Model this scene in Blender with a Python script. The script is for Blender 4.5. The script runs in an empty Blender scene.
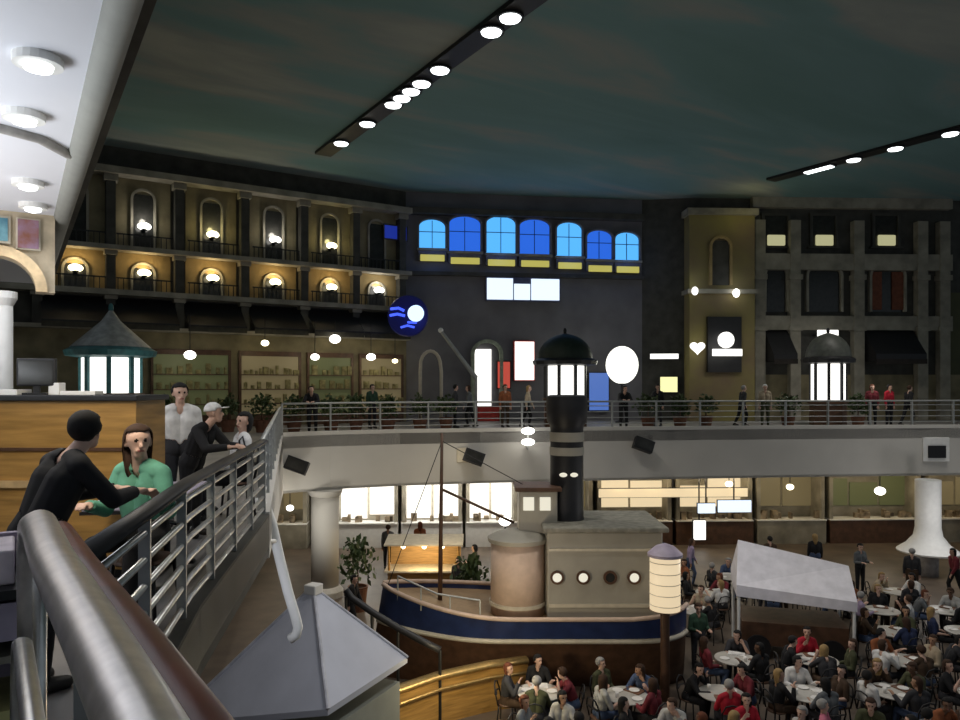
import bpy, bmesh, math, random
import numpy as np
from mathutils import Vector, Matrix
R = random.Random(7)
sc = bpy.context.scene
col = sc.collection
PI = math.pi
# ------------------------------------------------------------------ camera frame
EYE = 1.7; F_PX = 740.0; HY = 385.0
TH = math.atan2(465, 740)
FW = (math.sin(TH), math.cos(TH)); RT = (math.cos(TH), -math.sin(TH))
FACE = -TH                       # rotation that turns local +X to the right of the view
LOW = -5.5                       # lower hall floor

def P2(px, d):
    r = (px-480)/F_PX*d
    return (FW[0]*d+RT[0]*r, FW[1]*d+RT[1]*r)
def F(px, d, z): 
    p = P2(px, d); return (p[0], p[1], z)
def zz(py, d): return EYE+(HY-py)/F_PX*d

cam_d = bpy.data.cameras.new('camera'); cam = bpy.data.objects.new('camera', cam_d); col.objects.link(cam)
cam.location = (0, 0, EYE); cam.rotation_euler = (PI/2, 0, -TH)
cam_d.sensor_width = 36; cam_d.lens = 36*F_PX/960; cam_d.shift_y = (HY-360)/960*1.0
cam_d.clip_start = .05; cam_d.clip_end = 300
sc.camera = cam
sc.view_settings.view_transform = 'Standard'; sc.view_settings.look = 'None'
sc.view_settings.exposure = 0.0; sc.view_settings.gamma = 1
sc.cycles.use_denoising = True
sc.cycles.max_bounces = 6; sc.cycles.diffuse_bounces = 3; sc.cycles.glossy_bounces = 3
sc.cycles.sample_clamp_indirect = 2.0
sc.cycles.caustics_reflective = False; sc.cycles.caustics_refractive = False

# ------------------------------------------------------------------ materials
MATS = {}
def mat(name, c, rough=.6, metal=0, var=.25, scale=6, spec=.4, stretch=None):
    if name in MATS: return MATS[name]
    m = bpy.data.materials.new(name); m.use_nodes = True; nt = m.node_tree
    b = nt.nodes['Principled BSDF']; b.inputs['Roughness'].default_value = rough
    b.inputs['Metallic'].default_value = metal; b.inputs['Specular IOR Level'].default_value = spec
    tc = nt.nodes.new('ShaderNodeTexCoord'); no = nt.nodes.new('ShaderNodeTexNoise')
    no.inputs['Scale'].default_value = scale; no.inputs['Detail'].default_value = 4
    if stretch:
        mp = nt.nodes.new('ShaderNodeMapping'); mp.inputs['Scale'].default_value = stretch
        nt.links.new(tc.outputs['Object'], mp.inputs[0]); nt.links.new(mp.outputs[0], no.inputs['Vector'])
    else: nt.links.new(tc.outputs['Object'], no.inputs['Vector'])
    rp = nt.nodes.new('ShaderNodeValToRGB')
    rp.color_ramp.elements[0].position = .3; rp.color_ramp.elements[1].position = .7
    rp.color_ramp.elements[0].color = (*[v*(1-var) for v in c], 1)
    rp.color_ramp.elements[1].color = (*[min(1, v*(1+var)) for v in c], 1)
    nt.links.new(no.outputs['Fac'], rp.inputs[0]); nt.links.new(rp.outputs[0], b.inputs['Base Color'])
    MATS[name] = m; return m
def emit(name, c, s, sample=True):
    if name in MATS: return MATS[name]
    m = bpy.data.materials.new(name); m.use_nodes = True; nt = m.node_tree
    b = nt.nodes['Principled BSDF']; b.inputs['Base Color'].default_value = (*[.2*v for v in c], 1)
    b.inputs['Emission Color'].default_value = (*c, 1); b.inputs['Emission Strength'].default_value = s
    if not sample: m.cycles.emission_sampling = 'NONE'
    MATS[name] = m; return m
def tint(name, c0, c1, rough=.7, scale=8, stretch=(1, 1, 1)):
    m = mat(name, c0, rough, scale=scale, stretch=stretch)
    rp = [n for n in m.node_tree.nodes if n.type == 'VALTORGB'][0]
    rp.color_ramp.elements[0].color = (*c0, 1); rp.color_ramp.elements[1].color = (*c1, 1)
    return m

M_fascia = mat('pale_plaster', (.56, .54, .50), .8, var=.06, scale=.6)
M_dark = mat('dark_plaster', (.06, .058, .05), .85, var=.3, scale=2)
M_olive = mat('olive_plaster', (.20, .17, .10), .85, var=.35, scale=1.2)
M_stone = mat('grey_stone', (.27, .25, .20), .85, var=.3, scale=1.5)
M_bluegrey = mat('bluegrey_plaster', (.16, .155, .17), .85, var=.2, scale=.7)
M_ochre = mat('ochre_plaster', (.30, .22, .10), .85, var=.4, scale=1.1)
M_black = mat('black_paint', (.012, .012, .014), .5, var=.2)
M_blackiron = mat('black_iron', (.02, .02, .02), .45, .3, var=.2)
M_white = mat('white_paint', (.78, .78, .76), .55, var=.05)
M_chrome = mat('brushed_steel', (.62, .62, .60), .32, .9, var=.12, scale=20)
M_rail = mat('satin_rail', (.72, .69, .67), .34, .7, var=.12, scale=20)
M_greyrail = mat('grey_paint_rail', (.36, .37, .36), .45, .4, var=.1)
M_wood = mat('honey_wood', (.36, .20, .055), .5, var=.3, scale=3, stretch=(.6, .6, 6))
M_darkwood = mat('dark_wood', (.09, .045, .025), .5, var=.3, scale=5)
M_deepred = mat('deep_red', (.22, .045, .035), .4, var=.25, scale=6)
M_brass = mat('brass', (.62, .42, .16), .3, .85, var=.15, scale=12)
M_floor = mat('hall_floor_tile', (.11, .085, .065), .5, var=.3, scale=1.2)
M_gfloor = mat('gallery_floor_tile', (.20, .19, .18), .5, var=.2, scale=1.5)
M_leaf = tint('leaf_green', (.02, .045, .012), (.07, .10, .03), .6, 14)
M_soil = mat('soil', (.03, .02, .015), .9)
M_pot = mat('terracotta_pot', (.16, .07, .04), .8)
M_bluepaint = mat('navy_hull_paint', (.02, .035, .11), .4, var=.25, scale=3)
M_cream = mat('cream_paint', (.55, .50, .40), .6, var=.1)
M_cabin = mat('cabin_grey_paint', (.34, .32, .27), .6, var=.12, scale=1.5)
M_pinkcream = mat('rose_cream_paint', (.56, .42, .33), .6, var=.08)
M_canvas = mat('white_canvas', (.74, .72, .77), .8, var=.1, scale=4)
M_roof = mat('lilac_grey_roof', (.48, .49, .55), .6, var=.06, scale=2)
M_kioskwall = mat('grey_green_panel', (.27, .28, .24), .7, var=.08, scale=2)
M_glass = mat('dark_window_glass', (.03, .03, .028), .15, var=.2)
M_teal = mat('teal_paint', (.04, .14, .15), .6, var=.3)
M_red = mat('red_panel', (.5, .04, .03), .5, var=.15)
M_tabletop = mat('pale_laminate', (.50, .48, .44), .4, var=.1)
M_lilactop = mat('lilac_laminate', (.50, .47, .62), .35, var=.12)
M_plate = mat('white_crockery', (.85, .83, .80), .35, var=.04)
M_tray = mat('brown_tray', (.20, .10, .06), .5)
M_lilac = mat('lilac_panel', (.42, .36, .46), .5, var=.15)

E_white = emit('lit_white', (1, .98, .92), 1.6)
E_whitecool = emit('lit_white_cool', (.86, .93, 1), 1.5)
E_lamp = emit('lamp_warm', (1, .88, .55), 5, False)
E_lampw = emit('lamp_white', (1, .97, .9), 5, False)
E_disc = emit('downlight_disc', (.95, 1, 1), 4, False)
E_shop = emit('lit_shop_white', (1, .96, .88), 1.35)
E_shopwarm = emit('lit_shop_warm', (1, .80, .50), .75)
E_shopgreen = emit('lit_shop_green', (.55, .60, .26), .06)
E_shopdim = emit('lit_shop_dim', (.85, .68, .35), .10)
E_blue = emit('lit_blue', (.03, .17, .9), .8)
E_cyan = emit('lit_cyan', (.10, .47, 1), 1.05)
E_sill = emit('lit_sill_yellow', (.75, .68, .16), .6, False)
E_sign = emit('lit_sign_blue_white', (.72, .84, 1), 1.25)
E_neon = emit('neon_blue', (.06, .12, 1), 1.3)
E_neonw = emit('neon_pale', (.55, .72, 1), 1.6)
E_bluep = emit('lit_poster_blue', (.12, .25, .75), .6)
E_redlit = emit('lit_red', (.9, .12, .08), .5)
E_yellow = emit('lit_yellow', (.95, .92, .45), 1.1)
E_dimwin = emit('lit_dim_window', (.75, .72, .40), .55, False)
E_lantern = emit('lit_cream_lantern', (1, .80, .52), .75)
E_port = emit('lit_porthole', (1, .95, .78), .75, False)

# ------------------------------------------------------------------ mesh helper
class MB:
    def __init__(s): s.v = []; s.f = []
    def add(s, vs, fs, T=None):
        o = len(s.v)
        if T is not None: vs = [tuple(T @ Vector(v)) for v in vs]
        s.v += [tuple(v) for v in vs]; s.f += [tuple(i+o for i in f) for f in fs]; return s
    def box(s, x0, x1, y0, y1, z0, z1, T=None):
        vs = [(x, y, z) for z in (z0, z1) for y in (y0, y1) for x in (x0, x1)]
        return s.add(vs, [(0,2,3,1),(4,5,7,6),(0,1,5,4),(2,6,7,3),(0,4,6,2),(1,3,7,5)], T)
    def cbox(s, c, sz, T=None):
        return s.box(c[0]-sz[0]/2, c[0]+sz[0]/2, c[1]-sz[1]/2, c[1]+sz[1]/2, c[2]-sz[2]/2, c[2]+sz[2]/2, T)
    def prism(s, poly, z0, z1):
        a = sum(poly[i][0]*poly[(i+1) % len(poly)][1]-poly[(i+1) % len(poly)][0]*poly[i][1] for i in range(len(poly)))
        if a < 0: poly = poly[::-1]
        n = len(poly)
        vs = [(p[0], p[1], z0) for p in poly]+[(p[0], p[1], z1) for p in poly]
        fs = [tuple(range(n))[::-1], tuple(range(n, 2*n))]+[(i, (i+1) % n, n+(i+1) % n, n+i) for i in range(n)]
        return s.add(vs, fs)
    def lathe(s, prof, n=20, c=(0, 0, 0), T=None, a0=0, sy=1, ring=False):
        vs = []; fs = []; m = len(prof)
        for i in range(n):
            a = a0+2*PI*i/n
            for r, z in prof: vs.append((c[0]+r*math.cos(a), c[1]+sy*r*math.sin(a), c[2]+z))
        for i in range(n):
            j = (i+1) % n
            for k in range(m-1): fs.append((i*m+k, j*m+k, j*m+k+1, i*m+k+1))
        if ring:
            for i in range(n): j = (i+1) % n; fs.append((i*m+m-1, j*m+m-1, j*m, i*m))
        else: fs.append(tuple(i*m for i in range(n))[::-1]); fs.append(tuple(i*m+m-1 for i in range(n)))
        return s.add(vs, fs, T)
    def tube(s, pts, r, n=10, sq=1.0):
        pts = [Vector(p) for p in pts]; rs = r if isinstance(r, (list, tuple)) else [r]*len(pts)
        vs = []; fs = []; prev = None
        for i, p in enumerate(pts):
            t = (pts[min(i+1, len(pts)-1)]-pts[max(i-1, 0)]).normalized()
            up = Vector((0, 0, 1)) if abs(t.z) < .95 else Vector((0, 1, 0))
            a = t.cross(up).normalized() if prev is None else (prev-t*prev.dot(t)).normalized()
            prev = a; b = t.cross(a)
            for k in range(n):
                an = 2*PI*k/n
                vs.append(tuple(p+a*math.cos(an)*rs[i]+b*math.sin(an)*rs[i]*sq))
        for i in range(len(pts)-1):
            for k in range(n):
                l = (k+1) % n
                fs.append((i*n+k, i*n+l, (i+1)*n+l, (i+1)*n+k))
        fs.append(tuple(range(n))[::-1]); fs.append(tuple((len(pts)-1)*n+k for k in range(n)))
        return s.add(vs, fs)
    def ell(s, c, r, nu=14, nv=9, T=None):
        if not isinstance(r, (tuple, list)): r = (r, r, r)
        vs = [(c[0], c[1], c[2]-r[2])]; fs = []
        for j in range(1, nv):
            b = -PI/2+PI*j/nv
            for i in range(nu):
                a = 2*PI*i/nu
                vs.append((c[0]+r[0]*math.cos(b)*math.cos(a), c[1]+r[1]*math.cos(b)*math.sin(a), c[2]+r[2]*math.sin(b)))
        vs.append((c[0], c[1], c[2]+r[2])); L = len(vs)-1
        for i in range(nu): fs.append((0, 1+(i+1) % nu, 1+i))
        for j in range(nv-2):
            for i in range(nu):
                a = 1+j*nu; fs.append((a+i, a+(i+1) % nu, a+nu+(i+1) % nu, a+nu+i))
        a = 1+(nv-2)*nu
        for i in range(nu): fs.append((a+i, a+(i+1) % nu, L))
        return s.add(vs, fs, T)
    def build(s, name, m, parent=None, loc=(0, 0, 0), rz=0, smooth=None, bev=0):
        me = bpy.data.meshes.new(name); me.from_pydata(s.v, [], s.f); me.update()
        bm = bmesh.new(); bm.from_mesh(me); bmesh.ops.recalc_face_normals(bm, faces=bm.faces)
        if bev:
            bmesh.ops.bevel(bm, geom=bm.edges[:], offset=bev, segments=2, affect='EDGES', profile=.5)
        bm.to_mesh(me); bm.free()
        if smooth: me.shade_smooth()
        me.materials.append(m)
        o = bpy.data.objects.new(name, me); col.objects.link(o); o.location = loc; o.rotation_euler = (0, 0, rz)
        if smooth and smooth != 'all':
            try: me.set_sharp_from_angle(angle=math.radians(40))
            except Exception: pass
        if parent: o.parent = parent
        return o

def thing(name, label, cat, loc=(0, 0, 0), rz=0, group=None):
    o = bpy.data.objects.new(name, None); col.objects.link(o); o.empty_display_size = .1
    o.location = loc; o.rotation_euler = (0, 0, rz); tag(o, label, cat, group); return o
def tag(o, label, cat, group=None):
    o['label'] = label; o['category'] = cat
    if group: o['group'] = group
    return o
def struct(o): o['kind'] = 'structure'; return o
def dup(root, loc=None, rz=None, label=None, group=None):
    r = root.copy(); col.objects.link(r)
    if loc is not None: r.location = loc
    if rz is not None: r.rotation_euler = (0, 0, rz)
    if label: r['label'] = label
    if group: r['group'] = group
    for ch in list(root.children):
        c = ch.copy(); col.objects.link(c); c.parent = r; c.matrix_parent_inverse = ch.matrix_parent_inverse
        for g in ch.children:
            k = g.copy(); col.objects.link(k); k.parent = c
    return r
def setmat(o, m):
    o.material_slots[0].link = 'OBJECT'; o.material_slots[0].material = m
def point(loc, w, c=(1, .9, .75), rad=.1):
    l = bpy.data.lights.new('lamp_or_fill_light', 'POINT'); l.energy = w; l.color = c; l.shadow_soft_size = rad
    o = bpy.data.objects.new('lamp_or_fill_light', l); o.location = loc; col.objects.link(o); return o
def area(loc, w, size, rot, c=(1, .95, .88), sy=None):
    l = bpy.data.lights.new('area_light', 'AREA'); l.energy = w; l.color = c
    l.shape = 'RECTANGLE'; l.size = size; l.size_y = sy or size
    o = bpy.data.objects.new('area_light', l); o.location = loc; o.rotation_euler = rot; col.objects.link(o); return o
def spot(loc, w, ang, c=(1, .95, .88), rot=(0, 0, 0), blend=.6):
    l = bpy.data.lights.new('downlight_or_fill_light', 'SPOT'); l.energy = w; l.color = c; l.spot_size = ang; l.spot_blend = blend
    l.shadow_soft_size = .12
    o = bpy.data.objects.new('downlight_or_fill_light', l); o.location = loc; o.rotation_euler = rot; col.objects.link(o); return o

class Seg:
    """a stretch of facade, x along it, y away from the hall"""
    def __init__(s, a, b):
        s.a = Vector(a); s.b = Vector(b); s.L = (s.b-s.a).length; s.u = (s.b-s.a)/s.L
        s.n = Vector((-s.u.y, s.u.x)); s.ang = math.atan2(s.u.y, s.u.x)
    def at(s, px):
        w = Vector((FW[0]+RT[0]*(px-480)/F_PX, FW[1]+RT[1]*(px-480)/F_PX))
        det = w.x*(-s.u.y)+s.u.x*w.y
        d = (s.a.x*(-s.u.y)+s.u.x*s.a.y)/det
        t = (w*d-s.a).dot(s.u); return t, d
    def rect(s, x0, y0, x1, y1):
        t0, d0 = s.at(x0); t1, d1 = s.at(x1); d = (d0+d1)/2
        return t0, t1, zz(y1, d), zz(y0, d)
    def pos(s, t, off=0, z=0):
        p = s.a+s.u*t+s.n*off; return (p.x, p.y, z)
    def box(s, name, t0, t1, z0, z1, y0, y1, m, parent=None):
        """box with its own origin at its foot"""
        mb = MB().box(-(t1-t0)/2, (t1-t0)/2, y0, y1, 0, z1-z0)
        return mb.build(name, m, parent, s.pos((t0+t1)/2, 0, z0), s.ang)

ORD = ['first', 'second', 'third', 'fourth', 'fifth', 'sixth', 'seventh', 'eighth', 'ninth', 'tenth', 'eleventh', 'twelfth']
# ================================================================== THE SETTING
# hall floor, galleries, ceilings
struct(MB().prism([(-7, -6), (45, -12), (52, 20), (30, 40), (-7, 40)], LOW-.2, LOW).build('floor', M_floor))

PAR = [(283, 24.3), (330, 25.3), (400, 26.2), (480, 26.9), (560, 27.4), (640, 27.9), (720, 28.3), (800, 28.7), (880, 29.0), (960, 29.3), (1080, 29.6)]
PW = [P2(*p) for p in PAR]
EDGE = [(.3, -3), (.3, 3.4), (1.2, 5.9), (2.8, 9.6)]
# gallery floors: the near side and the far side share one walking level
struct(MB().prism(EDGE+[PW[0]]+[P2(190, 24.3), (-6.5, 22), (-6.5, -3)], -.4, 0).build('floor', M_gfloor))
struct(MB().prism([PW[0]]+PW[1:]+[P2(1080, 41), P2(300, 41), (-6.5, 33), (-6.5, 21.9), P2(190, 24.25)], -.4, -.001).build('floor', M_gfloor))
# soffit over the food counters below the far gallery
struct(MB().prism([PW[0]]+PW[1:]+[P2(1080, 41), P2(300, 41), (-6.5, 33), (-6.5, 22)], -1.87, -1.78).build('ceiling', M_fascia))

def band(pts, h0, h1, th, name, m, z0b=None):
    """upright band following a line in plan, thickened away from the void"""
    mb = MB(); n = len(pts); out = []
    for i, p in enumerate(pts):
        a = Vector(pts[max(0, i-1)]); b = Vector(pts[min(n-1, i+1)]); t = (b-a).normalized()
        q = Vector(p)+Vector((-t.y, t.x))*th; out.append((q.x, q.y))
    lo = z0b or [h0]*n
    vs = []
    for i in range(n):
        vs += [(*pts[i], lo[i]), (*pts[i], h1), (*out[i], h1), (*out[i], lo[i])]
    fs = [(0, 1, 2, 3), (4*n-4, 4*n-3, 4*n-2, 4*n-1)]
    for i in range(n-1):
        for k in range(4): fs.append((4*i+k, 4*i+(k+1) % 4, 4*i+4+(k+1) % 4, 4*i+4+k))
    return mb.add(vs, fs).build(name, m)
def subdiv(pts, k=4):
    o = []
    for a, b in zip(pts, pts[1:]):
        for i in range(k): o.append((a[0]+(b[0]-a[0])*i/k, a[1]+(b[1]-a[1])*i/k))
    return o+[pts[-1]]
struct(band(PW, -1.87, .13, .22, 'trim_1', M_fascia))
e2 = subdiv([EDGE[3], PW[0]], 6)
struct(band([(p[0], p[1]) for p in e2], 0, .05, .2, 'trim_2', M_fascia, [-.55-(1.32*i/6) for i in range(7)]))
struct(band(EDGE[1:], -.5, .03, .15, 'trim_3', M_dark))
struct(band(EDGE[:2], -.5, .03, .15, 'trim_4', M_dark))

# sky-painted ceiling of the hall
mc = bpy.data.materials.new('painted_cloud_ceiling'); mc.use_nodes = True; nt = mc.node_tree; b = nt.nodes['Principled BSDF']
b.inputs['Roughness'].default_value = .9; b.inputs['Specular IOR Level'].default_value = .1
tc = nt.nodes.new('ShaderNodeTexCoord'); mp = nt.nodes.new('ShaderNodeMapping'); mp.inputs['Rotation'].default_value = (0, 0, -TH+.1)
mp.inputs['Scale'].default_value = (.06, .22, .2)
nt.links.new(tc.outputs['Object'], mp.inputs[0])
n1 = nt.nodes.new('ShaderNodeTexNoise'); n1.inputs['Scale'].default_value = 1.6; n1.inputs['Detail'].default_value = 6; n1.inputs['Distortion'].default_value = .5
nt.links.new(mp.outputs[0], n1.inputs['Vector'])
rp = nt.nodes.new('ShaderNodeValToRGB'); nt.links.new(n1.outputs['Fac'], rp.inputs[0])
els = rp.color_ramp.elements; els[0].position = .32; els[0].color = (.15, .26, .26, 1); els[1].position = .72; els[1].color = (.37, .40, .37, 1)
e = els.new(.48); e.color = (.18, .30, .31, 1); e = els.new(.58); e.color = (.27, .31, .30, 1)
nt.links.new(rp.outputs[0], b.inputs['Base Color'])
CEIL = EYE+9.0
struct(MB().prism([(.75, -8), (60, -14), (60, 40), (.75, 40)], CEIL, CEIL+.3).build('ceiling', mc))

# pale lowered ceiling over the near gallery with its rounded lip
SOF = EYE+2.3
M_soffit = mat('white_soffit', (.74, .76, .82), .7, var=.04, scale=.5)
struct(MB().prism([(-6.5, -4), (.47, -4), (.47, 19.6), (-6.5, 19.6)], SOF, SOF+.25).build('ceiling', M_soffit))
lip = MB().tube([(.55, -4, SOF+.02), (.55, 19.6, SOF+.02)], .11, 12)
struct(lip.build('trim_5', mat('lip_grey', (.27, .28, .26), .7, var=.05), smooth=True))
struct(MB().box(.5, .75, -4, 19.6, SOF+.1, CEIL+.2).build('wall_left', M_dark))
struct(MB().tube([(-3, 7.0, SOF-.02), (-.9, 7.55, SOF-.02), (-.12, 7.8, SOF-.02), (.19, 7.95, SOF-.02), (.45, 8.35, SOF-.02)], .05, 10).build('trim_6', mat('groove_grey', (.34, .33, .32), .6), smooth=True))
struct(MB().box(-6.8, -6.5, -4, 40, LOW, CEIL).build('wall_left', M_olive))

# --- end wall of the near gallery: arch and mural
def arch_wall(x0, x1, z0, z1, cx, r, zs, rise, y0, y1, n=16):
    """solid wall with an arched opening, extruded in y"""
    m = MB(); xs = [cx-r*math.cos(PI*k/n) for k in range(n+1)]; za = [zs+rise*math.sin(PI*k/n) for k in range(n+1)]
    if cx-r > x0: m.box(x0, cx-r, y0, y1, z0, z1)
    if cx+r < x1: m.box(cx+r, x1, y0, y1, z0, z1)
    for k in range(n):
        vs = []
        for y in (y0, y1): vs += [(xs[k], y, za[k]), (xs[k+1], y, za[k+1]), (xs[k+1], y, z1), (xs[k], y, z1)]
        m.add(vs, [(0, 1, 2, 3), (7, 6, 5, 4), (0, 4, 5, 1), (3, 2, 6, 7), (0, 3, 7, 4), (1, 5, 6, 2)])
    return m
def arch_ring(cx, r, zs, rise, w, y0, y1, n=20):
    m = MB()
    for k in range(n):
        vs = []
        for y in (y0, y1):
            for (kk, e) in ((k, 0), (k+1, 0), (k+1, w), (k, w)):
                a = PI*kk/n; vs.append((cx-(r+e)*math.cos(a), y, zs+(rise+e)*math.sin(a)))
        m.add(vs, [(0, 1, 2, 3), (7, 6, 5, 4), (0, 4, 5, 1), (3, 2, 6, 7), (0, 3, 7, 4), (1, 5, 6, 2)])
    return m
BY = 11.6
struct(arch_wall(-5, .46, 2.95, SOF, -.2, .44, 2.95, .45, BY, BY+.25).build('wall_end', mat('beige_arch_plaster', (.50, .42, .30), .7, var=.15)))
struct(arch_ring(-.2, .44, 2.95, .45, .13, BY-.09, BY+.02).build('trim_7', mat('cream_arch_trim', (.66, .50, .30), .6)))
mur = thing('mural_panel', 'teal painted mural above the cream arch at the gallery end', 'mural', (-.3, BY, 3.56))
MB().box(-.45, .25, -.05, 0, 0, .36).build('frame', M_cream, mur)
MB().box(-.42, .22, -.07, -.05, .03, .33).build('painting', tint('teal_mural', (.03, .13, .20), (.22, .45, .52), .7, 5), mur)
mur = thing('mural_panel', 'small red-brown painted mural beside the teal mural', 'mural', (.14, BY, 3.5))
MB().box(-.13, .15, -.05, 0, 0, .42).build('frame', M_cream, mur)
MB().box(-.11, .13, -.07, -.05, .02, .40).build('painting', tint('red_mural', (.26, .10, .06), (.30, .20, .30), .7, 7), mur)
pil = thing('pillar', 'white round pillar standing behind the honey wood counter', 'pillar', (-.13, BY+.1, 0), 0)
MB().lathe([(.17, .0), (.17, .25), (.13, .3)], 20).build('base', M_white, pil)
MB().lathe([(.11, .3), (.11, 2.75)], 20).build('shaft', M_white, pil, smooth='all')
MB().lathe([(.11, 2.75), (.16, 2.85), (.16, 2.94)], 20).build('capital', M_white, pil)

# --- facades round the far gallery
SA = Seg((-6.5, 31.0), (15.4, 31.0))
SB = Seg((15.4, 31.0), P2(642, 36))
SC = Seg(P2(690, 35.6), P2(1080, 36.4))
struct(SA.box('wall_back', 0, SA.L, 0, CEIL, 0, .3, M_dark))
struct(SB.box('wall_back', 0, SB.L, 0, CEIL, 0, .3, M_bluegrey))
e0 = SB.b; e1 = SC.a
SG = Seg((e0.x, e0.y), (e1.x, e1.y))
struct(SG.box('wall_back', 0, SG.L, 0, CEIL, 0, .3, M_dark))
struct(SC.box('wall_right', 0, SC.L, 0, CEIL, 0, .3, M_dark))
# lower storey wall behind the food counters
SL = Seg(P2(180, 33.6), P2(1080, 35.5))
struct(SL.box('wall_back', -6, SL.L, LOW, -1.78, 0, .3, M_stone))
# ---- stepped facade over the far gallery: cornices, pilasters, balconies, lamps
BAYPX = [75, 143, 211, 273, 329, 376]
bt = [SA.at(p)[0] for p in BAYPX]
for nm, z0, z1, pr_ in (('trim_8', 9.55, 9.8, .7), ('trim_9', 6.72, 6.9, .65), ('trim_10', 5.05, 5.25, .65), ('trim_11', 3.75, 3.9, .5)):
    struct(SA.box(nm, 0, SA.L, z0, z1, -pr_, 0, M_stone))
struct(SA.box('trim_12', 0, SA.L, 0, 3.75, -.05, 0, M_olive))
edges = [bt[0]-1.2]+[(a+b_)/2 for a, b_ in zip(bt, bt[1:])]+[bt[-1]+1.15]
for i, t in enumerate(edges):
    p = thing('pilaster', 'dark plaster pilaster of stepped facade, %s counted from the end arch' % ORD[i], 'pilaster', SA.pos(t, 0, 3.9), SA.ang, 'pilasters of the stepped facade')
    MB().box(-.16, .16, -.42, -.02, 0, 5.65).build('shaft', M_dark, p)
    for z0, z1 in ((1.0, 1.14), (2.65, 2.81)): MB().box(-.22, .22, -.5, -.02, z0, z1).build('band', M_stone, p)
    MB().box(-.24, .24, -.52, -.02, 5.4, 5.64).build('capital', M_stone, p)
def lamp(name, label, pos, rz, m=E_lamp, w=14, c=(1, .80, .42), r=.17, grp=None, off=.3):
    """bowl uplighter on a bracket; origin at the bowl"""
    l = thing(name, label, 'lamp', pos, rz, grp)
    MB().box(-.05, .05, .0, off, -.1, -.04).box(-.08, .08, off-.03, off, -.2, .08).build('bracket', M_blackiron, l)
    MB().lathe([(.03, -.15), (r*.55, -.12), (r*.62, -.08), (.02, -.08)], 14).build('bowl', M_blackiron, l, smooth=True)
    MB().ell((0, 0, .02), (r*1.25, r*.9, r*.72), 12, 8).build('bulb', m, l, smooth='all')
    if w: point((pos[0], pos[1], pos[2]+.28), w, c, .12)
    return l
rowz = {'upper': 6.9, 'lower': 5.25}
LAMPY = {'upper': [None, 228, 236, 241, 247, None], 'lower': [269, 274, 279, 283, 288, 291]}
for row in ('upper', 'lower'):
    for i, t in enumerate(bt):
        zf = rowz[row]; h = 2.65 if row == 'upper' else 1.47
        p = thing('balcony', 'shallow %s balcony with dark window, %s bay counted from the end arch' % (row+'-row', ORD[i]), 'balcony', SA.pos(t, 0, zf), SA.ang, row+' row of facade balconies')
        wd = .98
        MB().box(-wd, wd, -.04, -.002, 0, h).build('back_panel', M_olive if row == 'upper' else M_ochre, p)
        wf = arch_ring(.0, .36, h-.75, .34, .09, -.12, -.04, 12).box(-.45, -.36, -.12, -.04, 0, h-.75).box(.36, .45, -.12, -.04, 0, h-.75).build('window_frame', M_stone, p)
        MB().box(-.36, .36, -.07, -.045, 0, h-.55).build('window_pane', M_glass, wf)
        mb = MB().box(-wd, wd, -.5, -.46, .42, .47)
        for k in range(11): mb.cbox((-wd+.06+k*.187, -.48, .21), (.03, .03, .42))
        mb.build('balustrade', M_blackiron, p)
        py = LAMPY[row][i]
        if py:
            d = SA.at(BAYPX[i])[1]
            white = (row == 'upper' and i in (1, 3)) or (row == 'lower' and i == 5)
            ps = SA.pos(t, -.34, zz(py, d)-.02)
            lamp('wall_lamp', '%s bowl lamp glowing on the %s %s-row balcony of stepped facade' % ('white' if white else 'warm yellow', ORD[i], row), ps, SA.ang,
                 E_lampw if white else E_lamp, 17, (1, .93, .8) if white else ((1, .85, .38) if row == 'upper' else (1, .72, .34)), .2, 'bowl lamps of the stepped facade')
# dark awnings over the shop row
for i, t in enumerate(bt):
    a = thing('awning', 'dark canvas awning under the %s bay of the stepped facade' % ORD[i], 'awning', SA.pos(t, 0, 3.9), SA.ang, 'dark awnings of the far shop row')
    MB().add([(-1.1, -.02, 1.1), (1.1, -.02, 1.1), (1.1, -1.3, .1), (-1.1, -1.3, .1), (-1.1, -.02, 1.04), (1.1, -.02, 1.04), (1.1, -1.3, .04), (-1.1, -1.3, .04)],
             [(0, 1, 2, 3), (7, 6, 5, 4), (0, 3, 7, 4), (1, 5, 6, 2), (0, 4, 5, 1), (3, 2, 6, 7)]).build('canopy', M_black, a)
    MB().box(-1.1, 1.1, -1.3, -1.27, -.15, .05).build('valance', mat('awning_valance', (.05, .045, .03), .8), a)
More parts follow.
